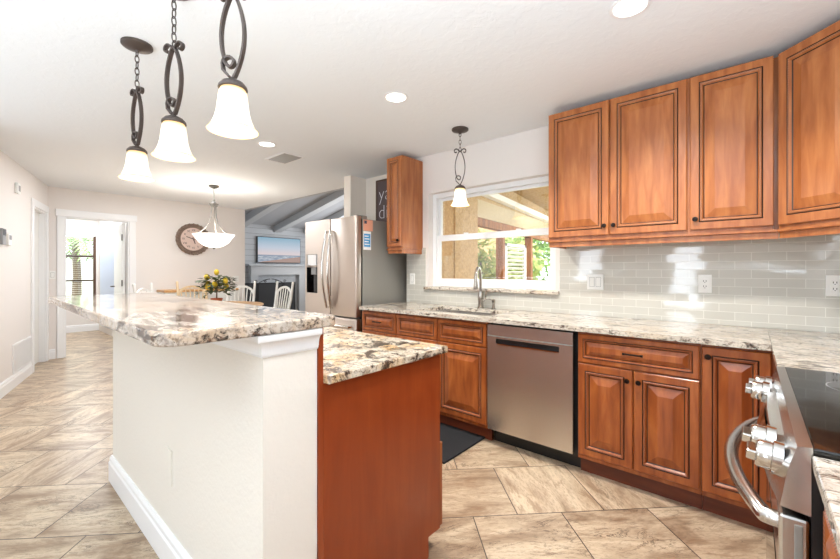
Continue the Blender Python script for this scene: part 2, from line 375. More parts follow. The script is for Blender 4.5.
def shiplap():
    t = NT('grey_shiplap'); tc = t.n('ShaderNodeTexCoord'); sp = t.n('ShaderNodeSeparateXYZ', {0: tc.outputs['Object']})
    f = t.math('FRACT', t.math('DIVIDE', sp.outputs[2], .15)); g = t.math('LESS_THAN', f, .06)
    t.set(Base_Color=t.mix(g, lin((192, 196, 200)), lin((132, 136, 142))), Roughness=.5); t.bump(t.math('SUBTRACT', 1, g), .4, .004); return t.mat
M_ship = shiplap()
M_vault = flat('vault_grey', (176, 178, 182), .7); M_beam = flat('beam_grey', (196, 198, 200), .6)
def screen_mat():
    t = NT('beach_picture'); tc = t.n('ShaderNodeTexCoord'); sp = t.n('ShaderNodeSeparateXYZ', {0: tc.outputs['Generated']})
    y, z = sp.outputs[1], sp.outputs[2]
    sky = t.ramp(z, [(.35, lin((222, 206, 208))), (.6, lin((190, 202, 218))), (1, lin((118, 168, 194)))])
    zz = t.math('ADD', z, t.math('MULTIPLY', t.math('SUBTRACT', .6, y), .25))
    col = t.mix(t.math('LESS_THAN', z, .30), sky, lin((126, 142, 164)))
    wv = t.noise(t.coord((3, 3, 40)), 2, 4); col = t.mix(t.math('MULTIPLY', t.math('LESS_THAN', z, .26), t.ramp(wv, [(.5, (0,0,0)), (.6, (1,1,1))])), col, lin((196, 202, 210)))
    col = t.mix(t.math('LESS_THAN', zz, .15), col, lin((164, 128, 112)))
    t.set(Base_Color=lin((20, 20, 20)), Roughness=.2, Emission_Color=col, Emission_Strength=.75); return t.mat
M_screen = screen_mat()
def stucco(name, rgb, rgb2, sc=26):
    t = NT(name); n1 = t.noise(t.coord(), sc, 6, .7, .8)
    t.set(Base_Color=t.ramp(n1, [(.35, lin(rgb2)), (.6, lin(rgb))]), Roughness=.9); t.bump(n1, .4, .01); return t.mat
M_stucco = stucco('tan_stucco', (196, 166, 122), (168, 136, 94)); M_stucco2 = stucco('pale_stucco', (206, 190, 160), (186, 168, 136), 40)
M_lawn = stucco('lawn_grass', (120, 150, 80), (84, 118, 56), 12)
def leafm(name, a, b):
    t = NT(name); n1 = t.noise(t.coord(), 9, 3); t.set(Base_Color=t.ramp(n1, [(.35, lin(a)), (.65, lin(b))]), Roughness=.5); return t.mat
M_leaf = leafm('green_leaves', (70, 110, 48), (150, 178, 92)); M_leaf2 = leafm('yellow_green_leaves', (110, 140, 62), (196, 200, 120))
M_leafd = leafm('dark_leaves', (52, 66, 38), (92, 104, 56)); M_lemon = flat('lemon_yellow', (232, 196, 50), .45); M_terra = flat('terracotta', (190, 100, 58), .7)
M_trunk = flat('bark', (110, 90, 70), .9)
M_rub = stucco('black_rubber', (34, 35, 38), (26, 27, 30), 300)
M_iron = flat('black_iron', (22, 22, 24), .5, .4); M_mesh = flat('black_mesh', (38, 40, 44), .7)
M_clockrim = flat('carved_bronze', (138, 118, 104), .5, .2); M_clockface = flat('clock_face_rose', (220, 196, 184), .7); M_ink = flat('dark_ink', (70, 52, 48), .6)
M_chalk = flat('chalkboard', (98, 84, 84), .8); M_chalkw = flat('chalk_white', (226, 226, 230), .8)
M_orange = flat('label_peach', (222, 158, 132), .5); M_blue = flat('label_blue', (62, 150, 206), .5); M_lab = flat('label_white', (232, 232, 232), .5); M_labdk = flat('label_dark', (50, 62, 84), .5)
M_blind = flat('blind_white', (236, 236, 232), .5); M_brownframe = flat('brown_frame', (92, 66, 50), .5)
M_brick = stucco('whitewashed_brick', (190, 194, 198), (170, 174, 180), 30)

# ------------------------------------------------------------------ the setting
H = 2.44
WY, WX, CX = 3.077, .72, -7.5        # sink wall, range wall, clock wall
mb = MB().box(-10.6, .9, -3.7, 8.2, -.12, 0); struct(mb.build('floor', M_floor))
mb = MB().box(-7.62, .9, -3.7, 3.48, H, H+.12); struct(mb.build('ceiling', M_ceil))
# sink wall with the window opening
wx0, wx1, wz0, wz1 = -2.53, -1.2, 1.09, 2.05
mb = MB()
mb.box(-2.83, wx0, WY, 3.23, 0, H).box(wx1, .87, WY, 3.23, 0, H).box(wx0, wx1, WY, 3.23, 0, wz0-.03).box(wx0, wx1, WY, 3.23, wz1, H)
struct(mb.build('wall_north', M_wall))
mb = MB().box(-3.92, -2.68, 3.335, 3.48, 0, H).box(-2.83, -2.68, 3.23, 3.335, 0, H).box(-3.92, -3.79, 3.08, 3.335, 0, H)
struct(mb.build('wall_alcove', M_wall2))
struct(MB().box(WX, .87, -3.5, WY, 0, H).build('wall_east', M_wall))
# back wall with two narrow window openings
mb = MB()
for a, b in ((-4.65, -3.3), (-2.75, -1.3), (-.8, .87)): mb.box(a, b, -3.65, -3.5, 0, H)
for a, b in ((-3.3, -2.75), (-1.3, -.8)): mb.box(a, b, -3.65, -3.5, 2.0, H).box(a, b, -3.65, -3.5, 0, .6)
struct(mb.build('wall_south', M_wall))
mb = MB()
mb.box(-4.65, -4.5, -3.5, -.12, 0, H)
struct(mb.build('wall_west', M_wall))
# left wall, turned about 15 degrees, with a door opening
ang = math.atan2(-.2726, 1.0)
def LW(d, n=0.0, z=0.0):
    """point at distance d from the far corner along the left wall, n into the room"""
    return (CX+d*math.cos(ang)-n*math.sin(ang), .70+d*math.sin(ang)+n*math.cos(ang), z)
d0, d1 = .13, .80        # doorway edges along the wall
LR = Matrix.Translation((CX, .70, 0)) @ Matrix.Rotation(ang, 4, 'Z')
mb = MB().box(-.1, d0, -.13, 0, 0, H).box(d1, 3.12, -.13, 0, 0, H).box(d0, d1, -.13, 0, 2.05, H).xf(LR)
struct(mb.build('wall_left', M_wall))
# clock wall with the doorway to the den
dy0, dy1, dz = .875, 1.633, 2.03
mb = MB().box(CX-.12, CX, .62, dy0, 0, H).box(CX-.12, CX, dy1, 3.48, 0, H).box(CX-.12, CX, dy0, dy1, dz, H)
struct(mb.build('wall_clock', M_wall))
# den beyond the doorway
mb = MB().box(-10.55, -10.4, -.6, 1.12, 0, H).box(-10.55, -10.4, 1.70, 1.84, 0, H).box(-10.55, -10.4, 1.12, 1.70, 0, .5).box(-10.55, -10.4, 1.12, 1.70, 2.03, H)
struct(mb.build('wall_den_far', M_wall))
mb = MB().box(-10.4, -10.02, 1.74, 1.84, 0, H).box(-8.42, -7.62, 1.74, 1.84, 0, H).box(-10.02, -8.42, 1.74, 1.84, 0, .12).box(-10.02, -8.42, 1.74, 1.84, 2.05, H)
struct(mb.build('wall_den_right', M_wall))
struct(MB().box(-10.4, -7.62, -.6, -.48, 0, H).build('wall_den_left', M_wall))
struct(MB().box(-10.55, -7.62, -.6, 1.84, H, H+.1).build('ceiling_den', M_ceil))
# living room: grey shiplap walls under a sloped ceiling
struct(MB().box(-10.35, -10.2, 3.36, 7.05, 0, 2.5).build('wall_living_far', M_ship))
struct(MB().box(-10.35, -3.9, 7.0, 7.15, 0, 3.8).build('wall_living_side', M_ship))
struct(MB().box(-10.2, CX-.12, 3.36, 3.48, 0, 3.1).build('wall_living_near', M_ship))
struct(MB().box(-4.05, -3.92, 3.48, 7.0, 0, 3.8).build('wall_living_right', M_stucco))
vz = lambda x: 2.5+.21*(x+10.2)
struct(MB().prism([(-10.35, vz(-10.35)), (-3.9, vz(-3.9)), (-3.9, vz(-3.9)+.1), (-10.35, vz(-10.35)+.1)], 'y', 3.3, 7.15).build('ceiling_vault', M_vault))
struct(MB().prism([(-7.6, H+.0), (-3.92, H+.0), (-3.92, vz(-3.92)), (-7.6, vz(-7.6))], 'y', 3.482, 3.56).build('wall_header', M_vault))
for i, (yb, wb) in enumerate(((4.55, .2), (5.65, .2), (6.62, .2))):
    mb = MB().prism([(-10.2, vz(-10.2)-.17), (-4.05, vz(-4.05)-.17), (-4.05, vz(-4.05)+.01), (-10.2, vz(-10.2)+.01)], 'y', yb-wb/2, yb+wb/2)
    tag(mb.build('ceiling_beam', M_beam), ['grey ceiling beam nearest the dining wall, under the sloped living room ceiling', 'middle grey ceiling beam running down to the shiplap wall above the beach picture',
        'grey ceiling beam showing just above the refrigerator top'][i], 'beam', 'ceiling beams in the living room')

# ------------------------------------------------------------------ trim
def struct_mb(name, mb, m, **k): return struct(mb.build(name, m, **k))
def base_profile(h=.14, t=.016): return [(0, 0), (t, 0), (t, h*.72), (t*.75, h*.78), (t*.75, h*.9), (t*.35, h), (0, h)]
struct_mb('baseboard_left', MB().prism([(p[0], p[1]) for p in base_profile()], 'x', d1+.08, 3.1).xf(LR), M_trim)
struct_mb('baseboard_clock', MB().prism([(CX+p[0], p[1]) for p in base_profile()], 'y', dy1+.1, 3.47), M_trim)
struct_mb('baseboard_corner', MB().prism([(CX+p[0], p[1]) for p in base_profile()], 'y', .70, dy0-.1), M_trim)
struct_mb('baseboard_den', MB().prism([(-10.4+p[0], p[1]) for p in base_profile()], 'y', -.48, 1.74), M_trim)
# casing round the den doorway
mb = MB().bbox(CX, CX+.02, dy0-.085, dy0, 0, dz-.0005, .004).bbox(CX, CX+.02, dy1, dy1+.085, 0, dz-.0005, .004).bbox(CX, CX+.022, dy0-.10, dy1+.10, dz, dz+.10, .004)
mb.frame('y', dy0, dy1, CX-.12, CX-.0005, -.04, dz, .015)
struct_mb('trim_1', mb, M_trim)
mb = MB().bbox(d0-.075, d0, 0, .02, 0, 2.0495, .004).bbox(d1, d1+.075, 0, .02, 0, 2.0495, .004).bbox(d0-.08, d1+.08, 0, .022, 2.05, 2.14, .004)
mb.frame('x', d0, d1, -.13, -.0005, -.04, 2.05, .015); mb.xf(LR)
struct_mb('trim_2', mb, M_trim)
dl = MB().box(d0+.016, d1-.016, -.10, -.065, .01, 2.034).xf(LR); dl = struct(dl.build('door_1', M_white))
MB().box(d1-.020, d1-.0155, -.06, -.02, .96, 1.06).xf(LR).build('strike_plate', M_silverpaint, dl)
# den door standing open on its right jamb
dd = MB().bbox(-.74, 0, -.02, .02, .01, 2.01, .004); dd = struct(dd.build('door_2', M_white, loc=(CX-.125, dy1-.045, 0), rot=(0, 0, math.radians(-3))))
for zz in (.25, 1.05, 1.78): MB().tube([(.005, -.022, zz-.05), (.005, -.022, zz+.05)], .009).build('hinge', M_silverpaint, dd)
MB().tube([(-.68, -.02, .98), (-.68, -.075, .98), (-.58, -.075, .98)], .01).build('door_handle', M_silverpaint, dd)
# glazed door on the den's right side
g = MB()
g.frame('x', -10.02, -8.42, 1.75, 1.80, .12, 2.05, .09).box(-9.26, -9.18, 1.752, 1.798, .21, 1.96)
g = struct(g.build('window_3', M_white)); MB().box(-9.93, -8.51, 1.77, 1.78, .21, 1.96).build('glass_pane', M_glass, g)
mb = MB()
for k in range(34):
    x = -9.96+k*(1.46/33); mb.tube([(x, 1.712, .16), (x, 1.712, 2.0)], .024, 8)
tag(mb.build('sheer_curtain', M_doorglass, smooth=60), 'pale blue sheer curtain hanging over the glazed door in the far den', 'curtain')
# den window with frame and blind
g = MB(); y0, y1, z0, z1 = 1.12, 1.70, .5, 2.03
g.frame('y', y0, y1, -10.5, -10.42, z0, z1, .04).box(-10.495, -10.445, y0+.04, y1-.04, 1.52, 1.57).box(-10.495, -10.445, y0+.04, y1-.04, 1.02, 1.06)
g = struct(g.build('window_2', M_brownframe)); MB().box(-10.475, -10.47, y0, y1, z0, z1).build('glass_pane', M_glass, g)
b = thing('window_blind', 'white slatted blind drawn over the den window beyond the doorway', 'blind', (-10.41, 1.41, 0))
MB().box(-.02, .03, -.28, .28, 1.96, 2.03).build('headrail', M_blind, b)
mb = MB()
for k in range(34): mb.box(-.018, .018, -.27, .235, 1.93-k*.041, 1.934-k*.041)
mb.build('slats', M_blind, b); MB().box(-.02, .02, -.27, .235, .52, .545).build('bottom_rail', M_blind, b)

# ------------------------------------------------------------------ sink window
w = bpy.data.objects.new('window_1', None); COL.objects.link(w); struct(w)
fy0, fy1 = 3.15, 3.23
MB().frame('x', wx0+.001, wx1-.001, fy0, fy1, wz0+.001, wz1-.001, .044).build('window_frame', M_trim, w)
mr = 1.585
MB().frame('x', wx0+.046, wx1-.046, 3.163, 3.197, wz0+.046, mr+.03, .034, .036, .058).build('lower_sash', M_trim, w)
MB().frame('x', wx0+.046, wx1-.046, 3.199, 3.226, mr-.02, wz1-.046, .026, .04, .026).build('upper_sash', M_trim, w)
MB().box(wx0+.08, wx1-.08, 3.18, 3.184, wz0+.085, mr-.03).build('lower_glass', M_glass, w)
MB().box(wx0+.07, wx1-.07, 3.212, 3.216, mr-.01, wz1-.07).build('upper_glass', M_glass, w)
for fx in (.3, .72): MB().bbox(wx0+(wx1-wx0)*fx-.02, wx0+(wx1-wx0)*fx+.02, 3.16, 3.19, mr+.028, mr+.042, .003).build('sash_lock', M_trim, w)
tag(MB().bbox(wx0-.035, wx1+.035, 3.035, 3.15, wz0-.03, wz0-.001, .005).build('window_sill', M_gran), 'speckled granite sill under the window over the sink', 'sill')

# ------------------------------------------------------------------ backsplash tile
TY = WY-.008
mb = MB().box(-2.829, wx0-.036, TY, WY-.0005, .915, 1.49).box(wx0-.036, wx1+.036, TY, WY-.0005, .915, wz0-.031).box(wx1+.036, WX-.009, TY, WY-.0005, .915, 1.50)
tag(mb.build('tile_backsplash', M_tile), 'pale glass subway tile backsplash behind the sink counter, below the window and wall cabinets', 'backsplash')
tag(MB().box(WX-.008, WX-.0005, -.6, TY, .915, 1.50).build('tile_backsplash', M_tile_r), 'pale glass subway tile backsplash on the side wall behind the range', 'backsplash')

# ------------------------------------------------------------------ cabinets
def cab_door(name, w, h, parent, loc, woodm, ropem, knob=None, rail=.041, pull=False, handle_m=None):
    """raised panel door or drawer front in its own frame: x 0..w, z 0..h, front at y=-.02"""
    t = .02; f = min(rail, .2*min(w, h)); k = min(1, min(w, h)/.25)
    d = MB().rings(w, h, [(0, 0), (0, -t+.004), (.004, -t), (f, -t), (f+.002, -t+.008), (f+.03*k, -t+.008)], [0]*5, 0).build(name, woodm, parent, loc)
    mo = [(f-.0005, -t-.0003), (f+.0028, -t+.003), (f+.005*k, -t-.001), (f+.0095*k, -t-.0045), (f+.015*k, -t-.003), (f+.021*k, -t+.005), (f+.0255*k, -t+.0078)]
    MB().rings(w, h, mo, [2, 2, 0, 0, 1, 2], None).build('moulding', [ropem, woodm, M_glaze], d)
    a = f+.0275*k; b = min(.046, .3*(min(w, h)-2*a))
    MB().rings(w, h, [(a-.0025, -t+.0078), (a, -t+.0085), (a+.002, -t+.007), (a+b, -t-.005), (a+b+.0015, -t-.005)], [1, 0, 0, 0], 0).build('raised_panel', [woodm, M_glaze], d)
    if knob:
        kx, kz = knob
        M = Matrix.Translation((kx, -t, kz)) @ Matrix.Rotation(PI/2, 4, 'X')
        MB().lathe([(.0001, 0), (.006, 0), (.005, .012), (.012, .016), (.0145, .021), (.012, .026), (.0001, .027)], seg=14).xf(M).build('knob', M_knob, d, smooth=50)
    if pull:
        x = w/2; z = h/2
        mb = MB().tube([(x-.045, -t+.004, z), (x-.045, -t-.022, z), (x+.045, -t-.022, z), (x+.045, -t+.004, z)], .0048, 8)
        mb.bbox(x-.052, x-.038, -t-.028, -t-.016, z-.006, z+.006, .002).bbox(x+.038, x+.052, -t-.028, -t-.016, z-.006, z+.006, .002)
        mb.build('pull', M_knob, d)
    return d
FY = 2.451      # cabinet face plane; doors stand .02 proud of it
BG = 'base cabinets along the sink wall'
def base_cab(x0, x1, label, toe=True, open_top=False, group=BG):
    c = thing('base_cabinet', label, 'cabinet', (x0, FY, 0), 0, group)
    w = x1-x0; dp = TY-FY-.001
    cb = MB().box(.001, w-.001, 0, dp, .10, .66 if open_top else .883)
    if open_top: cb.box(.001, w-.001, 0, .02, .66, .883).box(.001, .02, .02, dp, .66, .883).box(w-.02, w-.001, .02, dp, .66, .883)
    cb.build('carcass', M_cabbase, c)
    MB().box(.001, w-.001, .05, .07, 0, .10).build('toe_kick', M_toe, c)
    return c
DZ0, DZ1 = .13, .868    # door bottom, drawer top
DR = .695               # drawer bottom
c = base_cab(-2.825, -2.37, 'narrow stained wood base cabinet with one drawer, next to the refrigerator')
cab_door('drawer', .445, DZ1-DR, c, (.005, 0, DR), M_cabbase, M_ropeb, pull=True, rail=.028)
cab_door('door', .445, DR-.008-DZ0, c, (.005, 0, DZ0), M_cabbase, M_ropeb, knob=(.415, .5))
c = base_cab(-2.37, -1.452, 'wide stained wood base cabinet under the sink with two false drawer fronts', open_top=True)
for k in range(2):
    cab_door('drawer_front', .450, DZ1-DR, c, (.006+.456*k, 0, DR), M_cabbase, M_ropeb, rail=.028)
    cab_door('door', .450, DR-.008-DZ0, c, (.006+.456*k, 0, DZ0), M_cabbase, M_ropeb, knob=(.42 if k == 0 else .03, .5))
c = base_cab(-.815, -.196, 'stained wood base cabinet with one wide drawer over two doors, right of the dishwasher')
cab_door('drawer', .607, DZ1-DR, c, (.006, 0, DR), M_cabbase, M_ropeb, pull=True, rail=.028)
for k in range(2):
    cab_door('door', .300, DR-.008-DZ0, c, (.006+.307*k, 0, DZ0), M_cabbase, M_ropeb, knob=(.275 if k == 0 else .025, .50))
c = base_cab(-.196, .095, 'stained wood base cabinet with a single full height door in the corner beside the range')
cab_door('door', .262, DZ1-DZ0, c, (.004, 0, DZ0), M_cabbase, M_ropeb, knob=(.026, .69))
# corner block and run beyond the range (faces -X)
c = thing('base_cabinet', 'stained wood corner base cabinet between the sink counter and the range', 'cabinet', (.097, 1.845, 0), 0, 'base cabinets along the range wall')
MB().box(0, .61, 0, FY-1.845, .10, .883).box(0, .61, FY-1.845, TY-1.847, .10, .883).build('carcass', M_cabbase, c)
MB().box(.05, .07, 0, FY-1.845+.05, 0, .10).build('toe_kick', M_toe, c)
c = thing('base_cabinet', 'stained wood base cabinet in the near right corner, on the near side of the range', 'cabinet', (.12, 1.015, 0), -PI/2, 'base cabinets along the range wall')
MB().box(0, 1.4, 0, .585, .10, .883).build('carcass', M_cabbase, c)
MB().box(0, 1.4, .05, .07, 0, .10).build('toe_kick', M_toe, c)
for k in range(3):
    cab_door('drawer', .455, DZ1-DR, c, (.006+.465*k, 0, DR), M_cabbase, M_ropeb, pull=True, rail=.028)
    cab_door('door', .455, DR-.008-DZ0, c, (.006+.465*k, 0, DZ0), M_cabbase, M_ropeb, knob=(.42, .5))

# wall cabinets
UY = 2.767; UZ0, UZ1 = 1.472, 2.392
UG = 'wall cabinets right of the window'
def wall_cab(x0, x1, label):
    c = thing('wall_cabinet', label, 'cabinet', (x0, UY, UZ0), 0, UG)
    MB().box(0.0005, (x1-x0-.0005 if x1 < 0 else .3685), 0, WY-UY-.001, 0, UZ1-UZ0).build('carcass', M_cab, c)
    mb = MB().prism([(.0035, -.048), (.022, -.048), (.022, -.0005), (-.016, -.0005), (-.016, -.012), (.0035, -.016)], 'x', 0, x1-x0)
    mb.build('light_rail', M_cab, c)
    return c
c = wall_cab(-1.128, -.281, 'stained wood wall cabinet with two doors, nearest the window')
MB().box(0, .018, .022, .309, -.046, 0).build('light_rail', M_cab, c)
cab_door('door', .408, .895, c, (.003, 0, .02), M_cab, M_rope, knob=(.385, .06), rail=.042)
cab_door('door', .420, .895, c, (.419, 0, .02), M_cab, M_rope, knob=(.025, .06), rail=.042)
c = wall_cab(-.281, .109, 'one door stained wood wall cabinet, second from the right, beside the angled corner cabinet')
cab_door('door', .362, .895, c, (.008, 0, .02), M_cab, M_rope, knob=(.026, .06), rail=.042)
# angled corner cabinet
c = thing('wall_cabinet', 'angled corner wall cabinet of stained wood at the top right, over the range side', 'cabinet', (.11, UY, UZ0), 0, UG)
lx, ly = .72-.0085-.11, WY-UY-.001
MB().slab([(0.001, 0), (.28, -.28), (lx, -.28), (lx, ly), (0.001, ly)], 0, UZ1-UZ0, 0).box(-.0195, .0005, .03, .05, 0, UZ1-UZ0).build('carcass', M_cab, c)
L45 = math.sqrt(2)*.28
dd45 = cab_door('door', L45-.012, .895, c, (.008, -.004, .02), M_cab, M_rope, rail=.046, knob=(L45-.05, .06)); dd45.rotation_euler = (0, 0, -PI/4)
rr = MB().prism([(.0035, -.048), (.022, -.048), (.022, -.0005), (-.016, -.0005), (-.016, -.012), (.0035, -.016)], 'x', 0, L45).build('light_rail', M_cab, c); rr.rotation_euler = (0, 0, -PI/4)
# small cabinet by the refrigerator
c = thing('wall_cabinet', 'narrow tall stained wood wall cabinet above the refrigerator side, left of the window', 'cabinet', (-2.812, UY, UZ0), 0, 'wall cabinets left of the window')
MB().box(.0005, .205, 0, WY-UY-.001, 0, UZ1-UZ0).build('carcass', M_cab, c)
MB().prism([(.0035, -.048), (.022, -.048), (.022, -.0005), (-.016, -.0005), (-.016, -.012), (.0035, -.016)], 'x', 0, .199).box(.184, .199, .0225, .309, -.048, -.0005).build('light_rail', M_cab, c)
cab_door('door', .199, .895, c, (.003, 0, .02), M_cab, M_rope, knob=(.17, .06), rail=.036)

# ------------------------------------------------------------------ countertops
CZ0, CZ1 = .884, .914
sx0, sx1, sy0, sy1 = -2.22, -1.50, 2.53, 2.93
mb = MB().box(-2.83, sx0, 2.402, TY-.0005, CZ0, CZ1).box(sx1, .0695, 2.402, TY-.0005, CZ0, CZ1).box(sx0, sx1, 2.402, sy0, CZ0, CZ1).box(sx0, sx1, sy1, TY-.0005, CZ0, CZ1)
tag(mb.build('countertop', M_gran), 'long speckled granite countertop along the window wall, with the sink cut into it', 'countertop', 'granite countertops')
tag(MB().slab([(.0705, 1.842), (.7105, 1.842), (.7105, TY-.0005), (.0705, TY-.0005)], CZ0, CZ1, .003).build('countertop', M_gran_r), 'streaked granite countertop in the right corner beyond the range', 'countertop', 'granite countertops')
tag(MB().slab([(.086, -.35), (.7105, -.35), (.7105, 1.018), (.086, 1.018)], CZ0, CZ1, .005).build('countertop', M_gran_r), 'streaked granite countertop at the lower right edge, on the near side of the range', 'countertop', 'granite countertops')
# sink, faucet, soap pump
s = thing('kitchen_sink', 'stainless undermount sink set into the granite below the window', 'sink', (-1.86, 2.73, .7))
a0, a1, b0, b1 = sx0+1.86-.01, sx1+1.86+.01, sy0-2.73-.01, sy1-2.73+.01
mb = MB(); t = .003
mb.box(a0, a1, b0, b1, 0, t).box(a0, a0+t, b0, b1, 0, .183).box(a1-t, a1, b0, b1, 0, .183).box(a0, a1, b0, b0+t, 0, .183).box(a0, a1, b1-t, b1, 0, .183)
mb.build('basin', M_steel, s); MB().lathe([(.001, .004), (.03, .004), (.042, .0035), (.045, .003)], (0, 0, 0)).build('drain', M_polish, s)
f = thing('kitchen_faucet', 'tall brushed nickel gooseneck faucet in front of the window', 'faucet', (-1.85, 2.99, .914))
MB().lathe([(.0001, 0), (.032, 0), (.032, .006), (.026, .012), (.023, .05), (.027, .09), (.024, .13), (.017, .155), (.0001, .155)]).build('body', M_chrome, f, smooth=40)
pts = [(0, 0, .14), (0, 0, .28)]+[(.022*(1-math.cos(a)), -.075*(1-math.cos(a)), .28+.085*math.sin(a)) for a in [PI*k/12 for k in range(1, 13)]]
e = pts[-1]; MB().tube(pts, .0125, 12).build('spout', M_chrome, f, smooth=40)
MB().lathe([(.0001, -.10), (.019, -.10), (.020, -.07), (.015, -.02), (.0135, .006), (.0001, .006)], (e[0], e[1], e[2])).build('spray_head', M_chrome, f, smooth=40)
MB().tube([(.022, 0, .075), (.05, -.005, .085), (.062, -.01, .14), (.066, -.012, .175)], [.010, .009, .007, .008], 10).build('handle', M_chrome, f, smooth=40)
f = thing('soap_dispenser', 'small brushed nickel soap pump on the counter right of the faucet', 'soap dispenser', (-1.715, 2.985, .914))
MB().lathe([(.0001, 0), (.022, 0), (.022, .005), (.014, .012), (.012, .055), (.016, .06), (.016, .085), (.0001, .09)]).build('body', M_chrome, f, smooth=40)
MB().tube([(0, 0, .078), (-.03, -.02, .09), (-.065, -.04, .084), (-.075, -.046, .07)], .006, 8).build('nozzle', M_chrome, f, smooth=40)

# ------------------------------------------------------------------ dishwasher
d = thing('dishwasher', 'stainless dishwasher with a pocket handle set between the base cabinets', 'dishwasher', (-1.449, 2.425, 0))
MB().box(.002, .630, .055, .62, .10, .882).build('tub_body', M_black, d)
MB().box(.004, .628, .10, .12, 0, .10).build('toe_panel', M_black, d)
dw = .606
hz0, hz1, hx0, hx1 = .735, .772, .075, .525
mb = MB().box(.006, hx0, 0, .03, .118, .868).box(hx1, dw+.004, 0, .03, .118, .868).box(hx0, hx1, 0, .03, .118, hz0).box(hx0, hx1, 0, .03, hz1, .868)
mb.build('door', M_steel, d)
MB().box(hx0, hx1, .018, .028, hz0, hz1).build('pocket_handle', M_black, d)
MB().box(.0055, dw+.0045, -.0012, .001, .786, .792).build('door_seam', M_steel_side, d)
MB().box(hx0+.003, hx1-.003, -.002, .01, hz0-.005, hz0+.003).build('handle_lip', M_polish, d)

# ------------------------------------------------------------------ refrigerator
R = thing('refrigerator', 'tall stainless french door refrigerator with a water dispenser in the left door', 'refrigerator', (-3.785, 2.432, 0))
FW, FH = .875, 1.79
MB().box(0, FW, .085, .86, .03, FH-.025).build('cabinet', M_steel_side, R)
MB().box(.02, FW-.02, .10, .80, 0, .03).build('base', M_black, R)
mid = FW*.53
def fdoor(name, x0, x1, z0, z1):
    bm = MB().bbox(x0, x1, 0, .075, z0, z1, .012, 3); return bm.build(name, M_steel_f, R, smooth=35)
ld = None
zz0 = .79
# left door built round the dispenser recess
q0, q1, r0, r1 = .03, .235, 1.01, 1.29
mb = MB().box(.004, q0, .0, .075, zz0, FH).box(q1, mid-.003, .0, .075, zz0, FH).box(q0, q1, 0, .075, zz0, r0).box(q0, q1, 0, .075, r1+.14, FH).box(q0, q1, .05, .075, r0, r1+.14)
ld = mb.build('left_door', M_steel_f, R)
MB().box(q0+.025, q1-.02, -.004, .02, r1+.02, r1+.135).build('dispenser_display', M_lab, ld)
MB().box(q0+.002, q1-.002, .045, .0499, r0, r1).box(q0+.0005, q0+.004, 0, .0499, r0, r1).box(q1-.004, q1-.0005, 0, .0499, r0, r1).box(q0+.0005, q1-.0005, 0, .0499, r0, r0+.004).build('dispenser_recess', M_blackglass, ld)
MB().box(q0+.06, q1-.06, .02, .045, r1-.08, r1-.002).build('dispenser_nozzle', M_greyshade, ld)
rd = fdoor('right_door', mid+.003, FW-.002, zz0, FH)
fz = fdoor('freezer_drawer', .004, FW-.002, .06, zz0-.014)
MB().box(.01, FW-.01, .06, .0845, .06, FH-.03).build('gasket', M_black, R)
for sx, par in ((mid-.035, ld), (mid+.035, rd)):
    pts = [(sx, .005, 1.66)]+[(sx+(.012 if par is rd else -.012)*math.sin(PI*k/16), -.02-.05*math.sin(PI*k/16), 1.66-.79*k/16) for k in range(17)]+[(sx, .005, .87)]
    MB().tube(pts, .014, 10).build('handle', M_polish, par, smooth=50)
MB().tube([(.06, .005, .70), (.06, -.04, .70), (.40, -.06, .695), (FW-.06, -.04, .70), (FW-.06, .005, .70)], .014, 10).build('handle', M_polish, fz, smooth=50)
for hx in (.06, FW-.06): MB().bbox(hx-.04, hx+.04, .03, .16, FH-.03, FH+.012, .004).build('hinge_cover', M_steel_side, R)
st = thing('energy_label', 'peach and blue paper label stuck on the refrigerator side', 'label', (-3.785+FW, 2.525, 1.46))
MB().box(.0003, .0012, 0, .125, .19, .30).build('peach_panel', M_orange, st)['label'] = 'peach upper panel'
MB().box(.0012, .0016, .012, .045, .26, .29).build('dark_stamp', M_labdk, st)
MB().box(.0003, .0012, 0, .10, 0, .185).build('white_backing', M_lab, st)
MB().box(.0012, .0018, .008, .092, .03, .16).build('blue_panel', M_blue, st)['label'] = 'bright blue lower panel'
mb = MB()
for k in range(4): mb.box(.0018, .0021, .016, .08-.012*(k % 2), .05+k*.027, .06+k*.027)
mb.build('print_lines', M_lab, st)
# chalkboard sign on the alcove wall
sg = thing('chalkboard_sign', 'dark chalkboard sign with white script hanging behind the narrow wall cabinet', 'sign', (-3.30, 3.333, 1.83))
MB().frame('x', -.28, .28, -.022, -.001, 0, .55, .022).build('frame', M_brownframe, sg); MB().box(-.258, .258, -.014, -.002, .022, .528).build('board', M_chalk, sg)
for body, x, z in (('ya', -.13, .37), ('di', -.15, .14)):
    text_mesh('chalk_script', body, .25, M_chalkw, sg, (x, -.0145, z), (PI/2, 0, 0), thin=.006)

# ------------------------------------------------------------------ island
IX1, IX0, IY0, IY1 = -1.075, -2.90, .552, .735
k = thing('island_half_wall', 'cream painted half wall carrying the raised granite bar', 'half wall', (0, 0, 0))
MB().box(IX0, IX1, IY0, IY1, 0, 1.070).build('wall_body', M_isl, k)
def ring_moulding(name, prof, m, parent):
    """profile (out, z) swept round the half wall's outer faces"""
    mb = MB(); pl = [(IX0, IY1), (IX0, IY0), (IX1, IY0), (IX1, IY1)]
    n = len(prof); vs = []
    for i, (x, y) in enumerate(pl):
        for o, z in prof:
            ox = -o if x == IX0 else o
            oy = -o if y == IY0 else 0
            vs.append((x+ox, y+oy, z))
    fs = []
    for i in range(3):
        for j in range(n-1): fs.append((i*n+j, (i+1)*n+j, (i+1)*n+j+1, i*n+j+1))
    fs += [list(range(n)), list(range(3*n, 4*n))[::-1]]
    return mb.add(vs, fs).build(name, m, parent, smooth=25)
